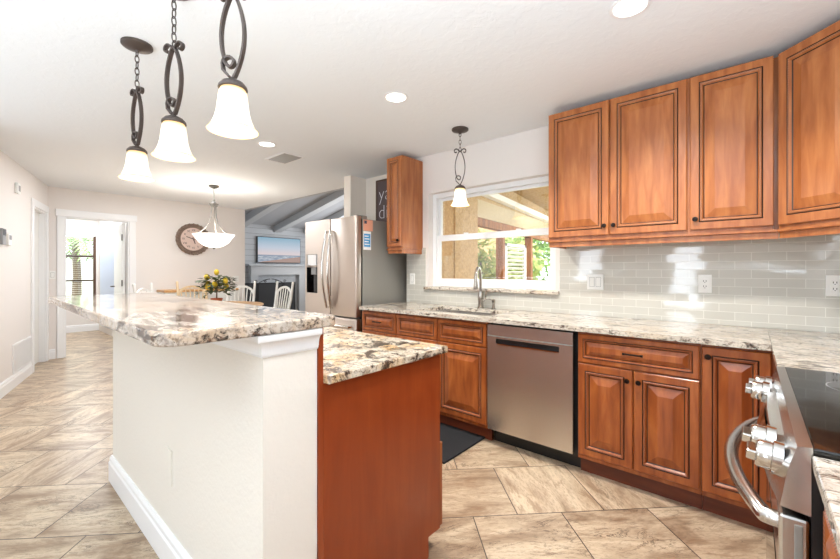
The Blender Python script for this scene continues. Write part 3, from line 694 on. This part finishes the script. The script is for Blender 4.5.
cr = [(0, 1.002), (.005, 1.002), (.008, 1.008), (.008, 1.013)]+[(.010+.018*(1-math.cos(t)), 1.013+.038*math.sin(t)) for t in [PI/2*i/6 for i in range(7)]]+[(.030, 1.056), (.030, 1.070), (0, 1.070)]
ring_moulding('crown_moulding', cr, M_trim, k)
ring_moulding('baseboard', [(p[0], p[1]) for p in base_profile(.15, .018)]+[], M_trim, k)
mb = MB().bbox(-1.935, -1.85, IY0-.005, IY0, .345, .495, .002)
mb.build('blank_outlet_cover', M_isl, k)
def rounded(x0, x1, y0, y1, rs, n=6):
    P = []
    for (cx, cy, a0), r in zip(((x1, y0, -PI/2), (x1, y1, 0), (x0, y1, PI/2), (x0, y0, PI)), rs):
        sx = -1 if cx == x1 else 1; sy = -1 if cy == y1 else 1
        for i in range(n+1):
            a = a0+PI/2*i/n; P.append((cx+sx*r+r*math.cos(a), cy+sy*r+r*math.sin(a)))
    return P
tag(MB().slab(rounded(-3.07, -1.045, .283, .80, (.06, .03, .03, .05)), 1.0715, 1.107, .007, 3).build('bar_top', M_gran_b), 'raised granite bar top with rounded corners across the island', 'bar top', 'granite countertops')
k = thing('island_cabinet', 'island cabinet with a plain cherry red end panel, below the lower granite top', 'island cabinet', (-1.07, .737, 0))
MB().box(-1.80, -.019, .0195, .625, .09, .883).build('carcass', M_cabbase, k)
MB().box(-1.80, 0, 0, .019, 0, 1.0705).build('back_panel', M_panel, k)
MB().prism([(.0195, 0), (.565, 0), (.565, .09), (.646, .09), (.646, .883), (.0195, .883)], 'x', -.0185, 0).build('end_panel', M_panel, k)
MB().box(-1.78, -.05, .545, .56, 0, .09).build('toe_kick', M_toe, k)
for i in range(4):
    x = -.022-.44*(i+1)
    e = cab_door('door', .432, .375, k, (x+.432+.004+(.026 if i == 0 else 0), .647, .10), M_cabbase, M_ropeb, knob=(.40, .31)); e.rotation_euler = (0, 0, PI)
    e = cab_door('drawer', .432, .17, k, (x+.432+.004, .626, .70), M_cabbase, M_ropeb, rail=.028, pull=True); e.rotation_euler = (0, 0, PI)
tag(MB().slab(rounded(-2.9, -1.040, .757, 1.41, (.004, .012, .012, .004), 3), CZ0, CZ1, .005).build('countertop', M_gran_i), 'lower island countertop of boldly mottled black and gold granite', 'countertop', 'granite countertops')
tag(MB().bbox(-2.25, -1.505, 1.99, 2.50, .0005, .016, .006).build('floor_mat', M_rub), 'black rubber mat on the tile floor in front of the sink', 'mat')

# ------------------------------------------------------------------ range
G = thing('range', 'stainless slide-in range with a black glass cooktop and bowed handle, at the right edge', 'range', (0, 1.4285, 0))
hw = .404
MB().box(.085, .700, -hw, hw, .05, .905).build('body', M_black, G)
MB().box(.10, .69, -hw+.01, hw-.01, 0, .05).build('base', M_black, G)
MB().slab([(.088, -hw), (.700, -hw), (.700, hw), (.088, hw)], .905, .924, .003).build('glass_cooktop', M_blackglass, G)
mb = MB()
for cx, cy, r in ((.25, -.19, .10), (.25, .19, .085), (.52, -.19, .075), (.52, .19, .10)):
    mb.lathe([(r-.0015, .9242), (r, .9244), (r+.0015, .9242)], (cx, cy, 0), 40)
mb.build('burner_rings', M_greyshade, G)
# control panel with a bowed front
N = 24; vs = []; prof = []
for i in range(N+1):
    y = -hw+2*hw*i/N; bow = .030*(1-(y/hw)**2)
    prof.append([(.0875, .905), (.0875, .925), (.066, .921), (.056, .885), (.052-bow*.6, .868), (.042-bow, .80), (.085, .795)])
n = len(prof[0]); fs = []
for i in range(N+1):
    y = -hw+2*hw*i/N
    for x, z in prof[i]: vs.append((x, y, z))
for i in range(N):
    for j in range(n): fs.append((i*n+j, (i+1)*n+j, (i+1)*n+(j+1) % n, i*n+(j+1) % n))
fs += [list(range(n)), list(range(N*n, N*n+n))[::-1]]
cp = MB().add(vs, fs).build('control_panel', M_range, G, smooth=20)
kd = Vector((-.99, 0, .10)).normalized()
for y in (.335, .245, -.225, -.325):
    x = .053-.03*.8*(1-(y/hw)**2); rot = kd.to_track_quat('Z', 'Y').to_matrix().to_4x4()
    Mx = Matrix.Translation((x, y, .862)) @ rot
    kb = MB().lathe([(.0001, -.004), (.034, -.004), (.034, .012), (.029, .014), (.0285, .034), (.026, .038), (.0001, .038)], seg=24).xf(Mx).build('knob', M_polish, G, smooth=40)
    MB().bbox(-.029, .029, -.010, .010, .036, .054, .003).xf(Mx).build('grip', M_polish, kb)
vs = []; 
mb = MB(); P0 = []
for i in range(9):
    y = -.13+.26*i/8; bow = .03*(1-(y/hw)**2)
    P0 += [(.050-bow*.72-.0015, y, .857), (.0425-bow-.0015, y, .803)]
mb.add(P0, [(2*i, 2*i+1, 2*i+3, 2*i+2) for i in range(8)]).build('display_panel', M_mirror, G)
# oven door, bowed handle
MB().bbox(.040, .084, -hw, hw, .20, .785, .006).build('oven_door', M_range, G)
MB().box(.0388, .0405, -hw+.09, hw-.09, .30, .64).build('oven_window', M_blackglass, G)
MB().bbox(.044, .084, -hw, hw, .055, .19, .006).build('storage_drawer', M_range, G)
pts = [(.045, -.335, .74), (.03, -.335, .74)]+[(.022-.066*(1-(2*i/14-1)**2), -.335+.67*i/14, .74) for i in range(15)]+[(.03, .335, .74), (.045, .335, .74)]
MB().tube(pts, .0165, 14).build('door_handle', M_range, G, smooth=50)
mb = MB().bbox(.062, .074, -hw-.002, -hw+.002, .700, .772, .0018); mb.build('side_slot', M_steel_side, G)

# ------------------------------------------------------------------ outlets and switches
def plate(x, z, label, gangs=1, kind='outlet', loc=None, rz=0, w=.07):
    wdt = w+.046*(gangs-1)
    o = thing('wall_outlet' if kind == 'outlet' else 'light_switch', label, 'outlet' if kind == 'outlet' else 'switch', loc or (x, TY-.0003, z), rz)
    MB().bbox(-wdt/2, wdt/2, -.006, 0, -.058, .058, .002).build('cover_plate', M_plastic, o)
    for g_ in range(gangs):
        cx = (g_-(gangs-1)/2)*.046
        if kind == 'outlet':
            s_ = MB().bbox(cx-.017, cx+.017, -.009, -.005, -.034, .034, .002).build('receptacle', M_plastic, o)
            mb = MB()
            for zz in (.017, -.017):
                mb.box(cx-.008, cx-.005, -.0096, -.008, zz-.004, zz+.006).box(cx+.005, cx+.008, -.0096, -.008, zz-.004, zz+.006).box(cx-.002, cx+.002, -.0096, -.008, zz-.011, zz-.007)
            mb.build('slots', M_dark, s_)
        else:
            MB().box(cx-.0185, cx+.0185, -.0066, -.005, -.0355, .0355).build('rocker_gap_shade', M_greyshade, o)  # grey rim drawn in as the shade round the rocker
            MB().bbox(cx-.016, cx+.016, -.010, -.005, -.033, .033, .002).build('rocker', M_plastic, o)
    return o
plate(-.893, 1.168, 'double white switch plate on the tile, under the two door wall cabinet', 2, 'switch')
plate(-.226, 1.170, 'white outlet on the tile above the corner base cabinet')
plate(.345, 1.172, 'white outlet on the tile at the right edge, behind the range corner')
plate(-2.742, 1.165, 'single white switch on the tile between the refrigerator and the window', 1, 'switch')
plate(0, 0, 'square white double switch on the dining wall right of the lemon tree', 2, 'switch', (CX+.0003, 3.30, 1.09), PI/2)
plate(0, 0, 'small white switch on the wall beside the den doorway', 1, 'switch', (CX+.0003, .745, 1.19), PI/2)
def lw_thing(name, label, cat, d, z):
    return thing(name, label, cat, LW(d, .0004, z), ang+PI)
o = lw_thing('return_air_vent', 'white louvered return air grille low on the left wall', 'vent', 1.25, .15)
MB().frame('x', -.34, .34, -.012, 0, 0, .31, .02).build('frame', M_trim, o); MB().box(-.32, .32, -.002, -.0005, .02, .29).build('gap_shade', M_steel_side, o)  # grey sheet added behind the louvers puts shade into their gaps
mb = MB()
for i in range(25): mb.box(-.32+i*.0256, -.32+i*.0256+.016, -.010, -.002, .02, .29)
mb.build('louvers', M_trim, o)
o = lw_thing('motion_sensor', 'small white sensor box high on the left wall', 'sensor', 1.47, 2.15)
MB().bbox(-.045, .045, -.03, 0, -.06, .06, .008).build('housing', M_plastic, o); MB().box(-.03, .03, -.032, -.029, -.03, .03).build('lens', M_greyshade, o)
o = lw_thing('thermostat', 'white thermostat beside the left edge, on the left wall', 'thermostat', 1.78, 1.57)
MB().bbox(-.05, .05, -.03, 0, -.06, .06, .008).build('housing', M_plastic, o); MB().box(-.035, .035, -.032, -.029, .0, .045).build('display', M_greyshade, o)
o = lw_thing('alarm_keypad', 'dark and grey keypad cut off by the left edge of the photo', 'keypad', 1.96, 1.59)
MB().bbox(-.05, .05, -.03, 0, -.08, .08, .006).build('housing', M_greyshade, o); MB().box(-.04, .04, -.032, -.029, .01, .07).build('display', M_black, o)

# ------------------------------------------------------------------ ceiling lights and vent
for x, y, lb in ((-1.841, 1.89, 'round recessed ceiling light above the walkway, nearest the sink pendant'), (-.412, 1.922, 'round recessed ceiling light at the top edge, above the right hand cabinets'), (-3.443, 1.805, 'round recessed ceiling light beside the ceiling vent')):
    o = thing('recessed_light', lb, 'ceiling light', (x, y, H), 0, 'recessed ceiling lights')
    MB().lathe([(.068, -.0005), (.085, -.0005), (.085, -.004), (.070, -.007), (.066, -.003)]).build('trim_ring', M_trim, o, smooth=40)
    MB().lathe([(.0001, -.003), (.067, -.003), (.067, -.001)], seg=28).build('lamp_lens', M_can, o)
    l = bpy.data.lights.new('recessed_lamp', 'SPOT'); l.energy = 106 if x > -3 else 30; l.spot_size = math.radians(140); l.spot_blend = .6; l.color = WARM; l.shadow_soft_size = .06
    lo = bpy.data.objects.new('recessed_lamp', l); COL.objects.link(lo); lo.location = (x, y, H-.02)
o = thing('ceiling_vent', 'white louvered air register in the ceiling, beyond the recessed light', 'vent', (-3.73, 2.15, H), math.radians(0))
MB().box(-.19, .19, -.12, -.10, -.008, -.0005).box(-.19, .19, .10, .12, -.008, -.0005).box(-.19, -.17, -.10, .10, -.008, -.0005).box(.17, .19, -.10, .10, -.008, -.0005).build('frame', M_trim, o)
mb = MB()
for i in range(8): mb.prism([(-.095+i*.025, -.001), (-.078+i*.025, -.010), (-.076+i*.025, -.010), (-.092+i*.025, -.001)], 'x', -.17, .17)
mb.build('louvers', M_greyshade, o)

# ------------------------------------------------------------------ pendants
def pendant(label, x, y, zb, rz, watts=9, group='pendants over the bar'):
    """zb: height of the shade rim"""
    o = thing('pendant_light', label, 'pendant', (x, y, zb), rz, group)
    top = H-zb
    prof = [(r*.9, z*.83) for r, z in [(.088, 0), (.085, .004), (.074, .020), (.063, .048), (.056, .08), (.052, .12), (.048, .155), (.040, .172), (.025, .18)]]
    inner = [(r-.003, z) for r, z in prof[::-1]]
    MB().lathe(prof+inner, seg=36).build('lamp_shade', M_shade, o, smooth=60)
    MB().lathe([(.0001, .180), (.006, .180), (.010, .172), (.020, .168), (.034, .161), (.044, .149), (.046, .140), (.043, .138), (.0001, .148)], seg=28).build('shade_cap', M_bronze, o, smooth=40)
    # scrolled iron loop
    z0, z1 = .178, .450; hgt = z1-z0; wd = .041
    def strand(sgn):
        P = []
        for i in range(25):
            t = i/24; P.append((sgn*wd*math.sin(PI*(t*.93+.02))**.8, 0, z0+hgt*t))
        return P
    def scroll(cx, cz, r, a0, turns, n=14):
        return [(cx+r*(1-.6*i/n)*math.cos(a0+turns*2*PI*i/n), 0, cz+r*(1-.6*i/n)*math.sin(a0+turns*2*PI*i/n)) for i in range(n+1)]
    flat_ = (.0035, .0085, (0, 1, 0))
    mb = MB()
    R_ = strand(1); L_ = strand(-1)[4:]
    mb.tube(R_+scroll(-.034, z1+.004, .022, 0.2, .85), 0, flat=flat_)
    mb.tube([(p[0], p[1], p[2]) for p in L_]+scroll(.034, z1+.004, .022, PI-.2, -.85), 0, flat=flat_)
    mb.tube([(-.010, 0, z0+.002)]+[(-.034+.0, 0, z0+.028)]+scroll(-.012, z0+.05, .024, PI, -1.0), 0, flat=flat_)
    mb.build('scroll_loop', M_bronze, o, smooth=30)
    # chain
    mb = MB(); z = z1+.0; n = max(2, int(round((top-.03-z)/.034))); step = (top-.03-z)/n
    for i in range(n):
        zc = z+step*(i+.5); hl = step*.62; a = []
        for q in range(14):
            t = 2*PI*q/14; px, pz = .0095*math.cos(t), zc+hl*math.sin(t)
            a.append((px, 0, pz) if i % 2 == 0 else (0, px, pz))
        mb.tube(a, .0026, 6, closed=True)
    mb.build('chain', M_bronze, o, smooth=60)
    MB().lathe([(.0001, top-.045), (.006, top-.045), (.010, top-.035), (.022, top-.03), (.05, top-.022), (.066, top-.016), (.070, top-.012), (.070, top-.0008), (.0001, top-.0008)], seg=30).build('canopy', M_bronze, o, smooth=40)
    l = bpy.data.lights.new('pendant_bulb', 'POINT'); l.energy = watts; l.color = WARM; l.shadow_soft_size = .03
    lo = bpy.data.objects.new('pendant_bulb', l); COL.objects.link(lo); lo.location = (x, y, zb+.05)
    return o
PR = math.radians(24)
pendant('bronze bell pendant with its canopy in view, furthest of those over the bar', -2.44, .565, 1.735, math.radians(14))
pendant('middle bronze bell pendant of those hanging over the bar', -1.825, .55, 1.728, math.radians(22))
pendant('nearest bronze bell pendant over the bar, with the largest frosted glass shade', -1.315, .57, 1.722, math.radians(34))
pendant('bronze bell pendant hanging alone in front of the sink window', -1.851, 2.668, 1.80, math.radians(35), 7, None)

# bowl chandelier
o = thing('bowl_chandelier', 'brushed silver chandelier with a glowing white glass bowl over the dining table', 'chandelier', (-5.70, 2.21, 1.55))
top = H-1.55
MB().lathe([(.0001, .02), (.05, .022), (.12, .045), (.185, .09), (.225, .15), (.268, .205), (.258, .205), (.215, .155), (.175, .10), (.11, .055), (.0001, .035)], seg=40).build('glass_bowl', M_bowl, o, smooth=60)
MB().lathe([(.0001, 0), (.012, .004), (.012, .012), (.022, .02), (.0001, .024)]).build('finial', M_silverpaint, o, smooth=40)
MB().lathe([(.0001, top-.30), (.04, top-.30), (.055, top-.27), (.06, top-.255), (.04, top-.25), (.012, top-.22), (.012, top-.20), (.0001, top-.2)]).build('hub', M_silverpaint, o, smooth=40)
MB().tube([(0, 0, top-.22), (0, 0, top-.03)], .006).build('stem', M_silverpaint, o)
MB().lathe([(.0001, top-.045), (.03, top-.04), (.062, top-.02), (.068, top-.0008), (.0001, top-.0008)]).build('canopy', M_silverpaint, o, smooth=40)
for i in range(3):
    a = 2*PI*i/3+.5; P = []
    for q in range(9):
        t = q/8; r = .028+.17*t**3.2; P.append((r*math.cos(a), r*math.sin(a), top-.28-(top-.28-.215)*t))
    MB().tube(P, .007, 8).build('support_rod', M_silverpaint, o, smooth=50)
l = bpy.data.lights.new('bowl_bulb', 'POINT'); l.energy = 20; l.color = (1, .93, .84); l.shadow_soft_size = .1
lo = bpy.data.objects.new('bowl_bulb', l); COL.objects.link(lo); lo.location = (-5.70, 2.21, 1.70)

# ------------------------------------------------------------------ dining area
ck = thing('wall_clock', 'large round clock with a carved bronze rim on the dining wall', 'clock', (CX+.001, 2.555, 1.805))
Mr = Matrix.Rotation(PI/2, 4, 'Y')
MB().lathe([(.0001, 0), (.215, 0), (.215, .022), (.0001, .022)], seg=48).xf(Mr).build('face', M_clockface, ck)
mb = MB().lathe([(.195, .005), (.205, .034), (.215, .036), (.225, .024), (.26, .03), (.275, .012), (.27, 0), (.2, 0)], seg=48)
for i in range(26):
    a = 2*PI*i/26
    for r, s_ in ((.262, .024), (.238, .016)):
        aa = a+(.12 if r < .25 else 0)
        mb.ball((r*math.cos(aa), r*math.sin(aa), .03), s_, .8, 1.0, .8, 8, 5)
mb.xf(Mr).build('carved_rim', M_clockrim, ck, smooth=50)
for i, nm in enumerate(['XII', 'I', 'II', 'III', 'IV', 'V', 'VI', 'VII', 'VIII', 'IX', 'X', 'XI']):
    a = PI/2-2*PI*i/12
    text_mesh('numeral', nm, .05, M_ink, ck, (.0225, .155*math.cos(a), .155*math.sin(a)), (PI/2, 0, PI/2))
MB().box(.023, .0245, -.006, .006, -.03, .12).build('minute_hand', M_ink, ck).rotation_euler = (math.radians(70), 0, 0)
MB().box(.025, .0265, -.008, .008, -.03, .085).build('hour_hand', M_ink, ck).rotation_euler = (math.radians(200), 0, 0)
# sideboard
sb = thing('sideboard', 'white sideboard with a wood top against the dining wall', 'sideboard', (CX+.005, 2.02, 0))
MB().box(.0, .38, 0, 1.16, .10, .895).build('carcass', M_white, sb)
MB().bbox(-.0, .40, -.02, 1.18, .896, .932, .006).build('top', M_natural, sb)
for i in range(3):
    d_ = MB().bbox(.381, .398, .03+.37*i, .385+.37*i, .70, .87, .003).build('drawer', M_white, sb)
    MB().ball((.408, .2075+.37*i, .785), .014).build('knob', M_knob, d_, smooth=60)
    d_ = MB().bbox(.381, .398, .03+.37*i, .385+.37*i, .13, .68, .003).build('door', M_white, sb)
    MB().ball((.408, .34+.37*i, .45), .014).build('knob', M_knob, d_, smooth=60)
for px, py in ((.02, .02), (.31, .02), (.02, 1.09), (.31, 1.09)): MB().box(px, px+.05, py, py+.05, 0, .10).build('leg', M_white, sb)
# table
tb = thing('dining_table', 'round dining table with a light oak top beneath the chandelier', 'table', (-5.70, 2.18, 0))
MB().lathe([(.0001, .745), (.60, .745), (.665, .753), (.675, .763), (.668, .773), (.0001, .773)], seg=56).build('tabletop', M_natural, tb, smooth=30)
MB().lathe([(.0001, .15), (.06, .15), (.09, .22), (.06, .34), (.09, .5), (.07, .62), (.12, .72), (.12, .745), (.0001, .745)], seg=24).build('pedestal', M_white, tb, smooth=40)
for i in range(4):
    a = PI/4+i*PI/2; c_, s_ = math.cos(a), math.sin(a)
    MB().tube([(0, 0, .20), (.12*c_, .12*s_, .19), (.3*c_, .3*s_, .08), (.40*c_, .40*s_, .03)], [.045, .04, .032, .03], 10).build('foot', M_white, tb, smooth=50)
# windsor chairs
def make_chair(label, loc, rz, m):
    o = thing('dining_chair', label, 'chair', loc, rz, 'chairs around the dining table')
    MB().slab(rounded(-.22, .22, -.22, .20, (.09, .05, .05, .09)), .43, .465, .01).build('seat', M_natural if m is M_white else m, o)
    for sx in (-1, 1):
        MB().tube([(sx*.15, -.15, .435), (sx*.195, -.20, 0)], [.017, .014], 8).build('leg', m, o)
        MB().tube([(sx*.15, .14, .435), (sx*.195, .21, 0)], [.017, .014], 8).build('leg', m, o)
        MB().tube([(sx*.185, .165, .455), (sx*.205, .23, .80), (sx*.215, .26, 1.04), (sx*.215, .262, 1.055), (sx*.216, .266, 1.075)], [.017, .02, .017, .021, .012], 10).build('post', m, o, smooth=50)
    P = [(.205*math.cos(t), .235+.045*math.sin(t)*.6, .84+.15*math.sin(t)) for t in [PI*i/16 for i in range(17)]]
    MB().tube(P, .017, 8, flat=(.016, .010, (0, 1, .15))).build('bow', m, o)
    for i in range(6):
        x = -.13+.052*i; t = math.acos(max(-1, min(1, x*1.25/.205)))
        MB().tube([(x, .17, .46), (x*1.12, .215, .70), (.205*math.cos(t), .235+.027*math.sin(t), .84+.15*math.sin(t))], [.009, .011, .007], 8).build('spindle', m, o)
    MB().tube([(-.172, -.175, .2), (.172, -.175, .2)], .01, 8).build('stretcher', m, o)
    return o
def face(fx, fy): return math.atan2(fx, -fy)
make_chair('spindle back chair with lamp glow in its colour, between the lemon tree and the sideboard', (-6.74, 2.36, 0), face(1, -.05), M_lamplit)
make_chair('white spindle back chair with a wide arched back, right of the lemon tree', (-6.25, 2.76, 0), face(.75, -.65), M_white)
make_chair('white spindle back chair seen nearly side on, in front of the fire screen', (-5.60, 2.98, 0), face(.05, -1), M_white)
make_chair('white spindle back chair at the left end of the dining table', (-6.28, 1.76, 0), face(.65, .75), M_white)
# lemon tree on the table
p = thing('potted_lemon_tree', 'small lemon tree with yellow fruit in a terracotta pot on the dining table', 'plant', (-5.56, 2.19, .7735))
MB().lathe([(.0001, 0), (.05, 0), (.068, .075), (.075, .08), (.075, .10), (.066, .10), (.06, .085), (.0001, .085)]).build('pot', M_terra, p, smooth=40)
MB().tube([(0, 0, .08), (.01, 0, .2), (-.005, .01, .33)], [.010, .008, .006], 8).build('stem', M_trunk, p)
mb = MB(); rnd = random.Random(3)
for i in range(190):
    a = rnd.uniform(0, 2*PI); r = rnd.uniform(.03, .19); z = .30+rnd.uniform(-.10, .13)-r*.25
    c_ = Vector((r*math.cos(a), r*math.sin(a), z)); dr = Vector((math.cos(a+rnd.uniform(-.6, .6)), math.sin(a+rnd.uniform(-.6, .6)), rnd.uniform(-.6, .4))).normalized()
    sd = dr.cross(Vector((rnd.uniform(-.3, .3), rnd.uniform(-.3, .3), 1)))*.0; sd = dr.cross(Vector((rnd.uniform(-.3, .3), rnd.uniform(-.3, .3), 1))).normalized()*.03; L_ = dr*.10; up = sd.cross(dr).normalized()*.006
    mb.add([c_, c_+L_*.5+sd+up, c_+L_, c_+L_*.5-sd+up], [(0, 1, 2, 3)])
mb.build('leaves', M_leafd, p)
for x, y, z in ((.0, .0, .455), (-.12, -.06, .30), (.07, .10, .27), (.10, -.06, .30), (-.03, .12, .33), (-.15, .05, .25), (.02, -.12, .26), (.14, .06, .34), (-.07, -.10, .39)):
    MB().ball((x, y, z), .034, 1, 1, 1.25, 12, 8).build('lemon', M_lemon, p, smooth=60)

# ------------------------------------------------------------------ living room
t_ = thing('television', 'flat screen showing a pale beach scene above the mantel', 'television', (-10.197, 5.70, 1.46))
MB().bbox(0, .06, -.66, .66, 0, .72, .006).build('bezel', M_black, t_); MB().box(.0602, .0612, -.645, .645, .018, .705).build('screen', M_screen, t_)
fp = thing('fireplace', 'pale grey fireplace surround with a mantel shelf in the living room', 'fireplace', (-10.198, 5.65, 0))
MB().bbox(0, .24, -.92, .92, 1.375, 1.42, .006).build('mantel_shelf', M_ship, fp)
MB().box(0, .14, -.82, .82, 1.13, 1.374).build('frieze', M_beam, fp)
for s_ in (-1, 1): MB().box(0, .14, s_*.82, s_*.62, 0, 1.13).build('pilaster', M_beam, fp)
MB().box(0, .03, -.62, .62, 0, 1.13).build('firebox_surround', M_brick, fp)
MB().box(.03, .034, -.42, .42, 0, .75).build('firebox', M_dark, fp)
fs_ = thing('fire_screen', 'black folding fire screen with a scrolled iron top in front of the fireplace', 'fire screen', (-9.62, 5.15, 0))
for i, (y0, y1, dx) in enumerate(((-.72, -.36, -.0), (-.355, .355, .0), (.36, .72, 0))):
    q = MB().box(-.008, .008, y0, y0+.025, 0, .93).box(-.008, .008, y1-.025, y1, 0, .93).box(-.008, .008, y0, y1, .905, .93).box(-.008, .008, y0, y1, 0, .03).build('panel_frame', M_iron, fs_)
    MB().box(-.002, .002, y0+.025, y1-.025, .03, .905).build('mesh_panel', M_mesh, q)
mb = MB()
for s_ in (-1, 1):
    mb.tube([(0, s_*(.02+.30*t), .935+.09*math.cos(t*PI/2)*(1 if t < .98 else 0)) for t in [i/12 for i in range(13)]], .009, 8)
    mb.tube([(0, s_*(.16+.05*(1-i/18)*math.cos(i*.6)), .965+.04*(1-i/18)*math.sin(i*.6)) for i in range(18)], .007, 6)
    mb.tube([(0, s_*(.40+.045*(1-i/18)*math.cos(i*.6)), .965+.04*(1-i/18)*math.sin(i*.6)) for i in range(18)], .007, 6)
mb.build('scroll_crest', M_iron, fs_)

# ------------------------------------------------------------------ porch and garden seen through the window
struct_mb('porch_floor', MB().box(-3.9, 3.0, 3.24, 8.5, -.13, -.02), M_stucco2)
struct_mb('wall_porch_column', MB().box(-3.0, -2.78, 3.9, 4.42, -.02, 2.6), M_stucco)
struct_mb('wall_porch_left', MB().box(-2.92, -2.8, 3.24, 3.9, -.02, 2.6), M_stucco)
struct_mb('ceiling_porch', MB().prism([(3.24, 2.72), (8.4, 2.18), (8.4, 2.28), (3.24, 2.82)], 'x', -2.96, 3.0), M_stucco)
tag(MB().prism([(4.42, 1.98), (8.0, 1.86), (8.0, 2.06), (4.42, 2.22)], 'x', -2.93, -2.80).build('porch_header', M_stucco2), 'pale stucco header beam over the porch posts, seen through the sink window', 'beam')
tag(MB().prism([(4.42, 1.87), (8.0, 1.75), (8.0, 1.858), (4.42, 1.978)], 'x', -2.92, -2.81).build('porch_beam', M_post), 'brown timber beam across the tops of the porch posts, seen through the sink window', 'beam')
tag(MB().prism([(4.2, 2.30), (8.0, 2.02), (8.0, 2.09), (4.2, 2.38)], 'x', -2.80, -2.70).build('porch_gutter_board', M_white), 'white trim board above the porch header, seen through the sink window', 'board')
for y, lb in ((5.2, 'brown timber porch post left of the white shutter, seen through the sink window'), (6.17, 'brown timber porch post right of the white shutter, seen through the sink window')):
    tag(MB().bbox(-2.93, -2.81, y-.035, y+.035, -.02, 1.868-.034*(y-4.42), .006).build('porch_post', M_post), lb, 'post', 'timber porch posts')
sh = thing('louvered_shutter', 'white louvered shutter standing between the two porch posts', 'shutter', (-2.87, 5.68, .95))
MB().box(-.02, .02, -.36, -.30, 0, .72).box(-.02, .02, .30, .36, 0, .72).box(-.02, .02, -.36, .36, .68, .72).box(-.02, .02, -.36, .36, 0, .05).build('frame', M_white, sh)
mb = MB()
for i in range(10): mb.prism([(-.03, .07+i*.062), (.03, .095+i*.062), (.03, .102+i*.062), (-.03, .077+i*.062)], 'y', -.30, .30)
mb.build('slats', M_white, sh)
for px, py in ((0, -.33), (0, .33)): MB().box(-.015, .015, py-.02, py+.02, -.97, 0).build('leg', M_white, sh)
struct_mb('wall_porch_gable', MB().prism([(4.42, 2.222), (8.0, 2.062), (8.0, 2.215), (4.42, 2.59)], 'x', -2.92, -2.81), M_stucco)
struct_mb('bright_backdrop', MB().box(-15.3, -15.1, -4, 7, -.2, 1.75), M_white)  # white backdrop added outdoors so the den window looks blown out
struct_mb('lawn', MB().box(-40, 12, 8.5, 40, -.2, -.13).box(-40, -10.6, -20, 8.5, -.2, -.13).box(-10.6, -4.66, -20, -.7, -.2, -.13), M_lawn)
def tree(name, label, x, y, h, r, n, ml, seed, cat='tree', z=-.13, trunk=.06, squash=1.0, leaf=.11):
    rnd = random.Random(seed); o = thing(name, label, cat, (x, y, z))
    P = [(0, 0, 0), (rnd.uniform(-.05, .05), rnd.uniform(-.05, .05), h*.5), (0, 0, h*.8)]
    MB().tube(P, [trunk, trunk*.8, trunk*.4], 8).build('trunk', M_trunk, o)
    mb = MB()
    for i in range(n):
        d = Vector((rnd.gauss(0, 1), rnd.gauss(0, 1), rnd.gauss(0, 1))).normalized()*r*rnd.uniform(.35, 1)
        c_ = Vector((d.x, d.y, h*.62+d.z*squash)); s_ = leaf*rnd.uniform(.6, 1.4)
        if c_.z < .05: c_.z = .05
        a = Vector((rnd.gauss(0, 1), rnd.gauss(0, 1), rnd.gauss(0, .6))).normalized(); b = a.orthogonal().normalized()
        mb.add([c_-a*s_, c_+b*s_*.4, c_+a*s_, c_-b*s_*.4], [(0, 1, 2, 3)])
    mb.build('foliage', ml, o); return o
GG = 'garden trees outside the porch'
tree('garden_tree', 'yellow green leafy shrub right beside the porch column, seen through the sink window', -3.42, 5.55, 2.0, .40, 900, M_leaf2, 1, squash=2.0, leaf=.07)
tree('garden_tree', 'bright green tree behind the white shutter, seen through the sink window', -5.6, 11.6, 3.6, 1.5, 2200, M_leaf, 2)
tree('garden_tree', 'green tree at the right side of the sink window, beyond the last post', -4.5, 8.5, 2.4, .85, 1500, M_leaf2, 3)
# palm outside the den window
pm = thing('palm_tree', 'palm fronds outside the den window beyond the doorway', 'palm', (-13.2, 1.75, -.13))
MB().tube([(0, 0, 0), (.05, .02, 1.2), (0, 0, 2.1)], [.12, .09, .08], 10).build('trunk', M_trunk, pm)
mb = MB(); rnd = random.Random(5)
for i in range(16):
    a = 2*PI*i/16; pts = [Vector((1.15*t*math.cos(a), 1.15*t*math.sin(a), 2.1+.75*t-1.0*t*t*1.1)) for t in [j/12 for j in range(13)]]
    for j in range(1, 13):
        d = (pts[j]-pts[j-1]).normalized(); sd = d.cross(Vector((0, 0, 1))).normalized()
        for s_ in (-1, 1):
            tip = pts[j]+sd*s_*.32*(1-.5*j/12)+d*.15-Vector((0, 0, .08)); mb.add([pts[j-1], pts[j], tip], [(0, 1, 2)])
mb.build('fronds', M_leaf, pm)
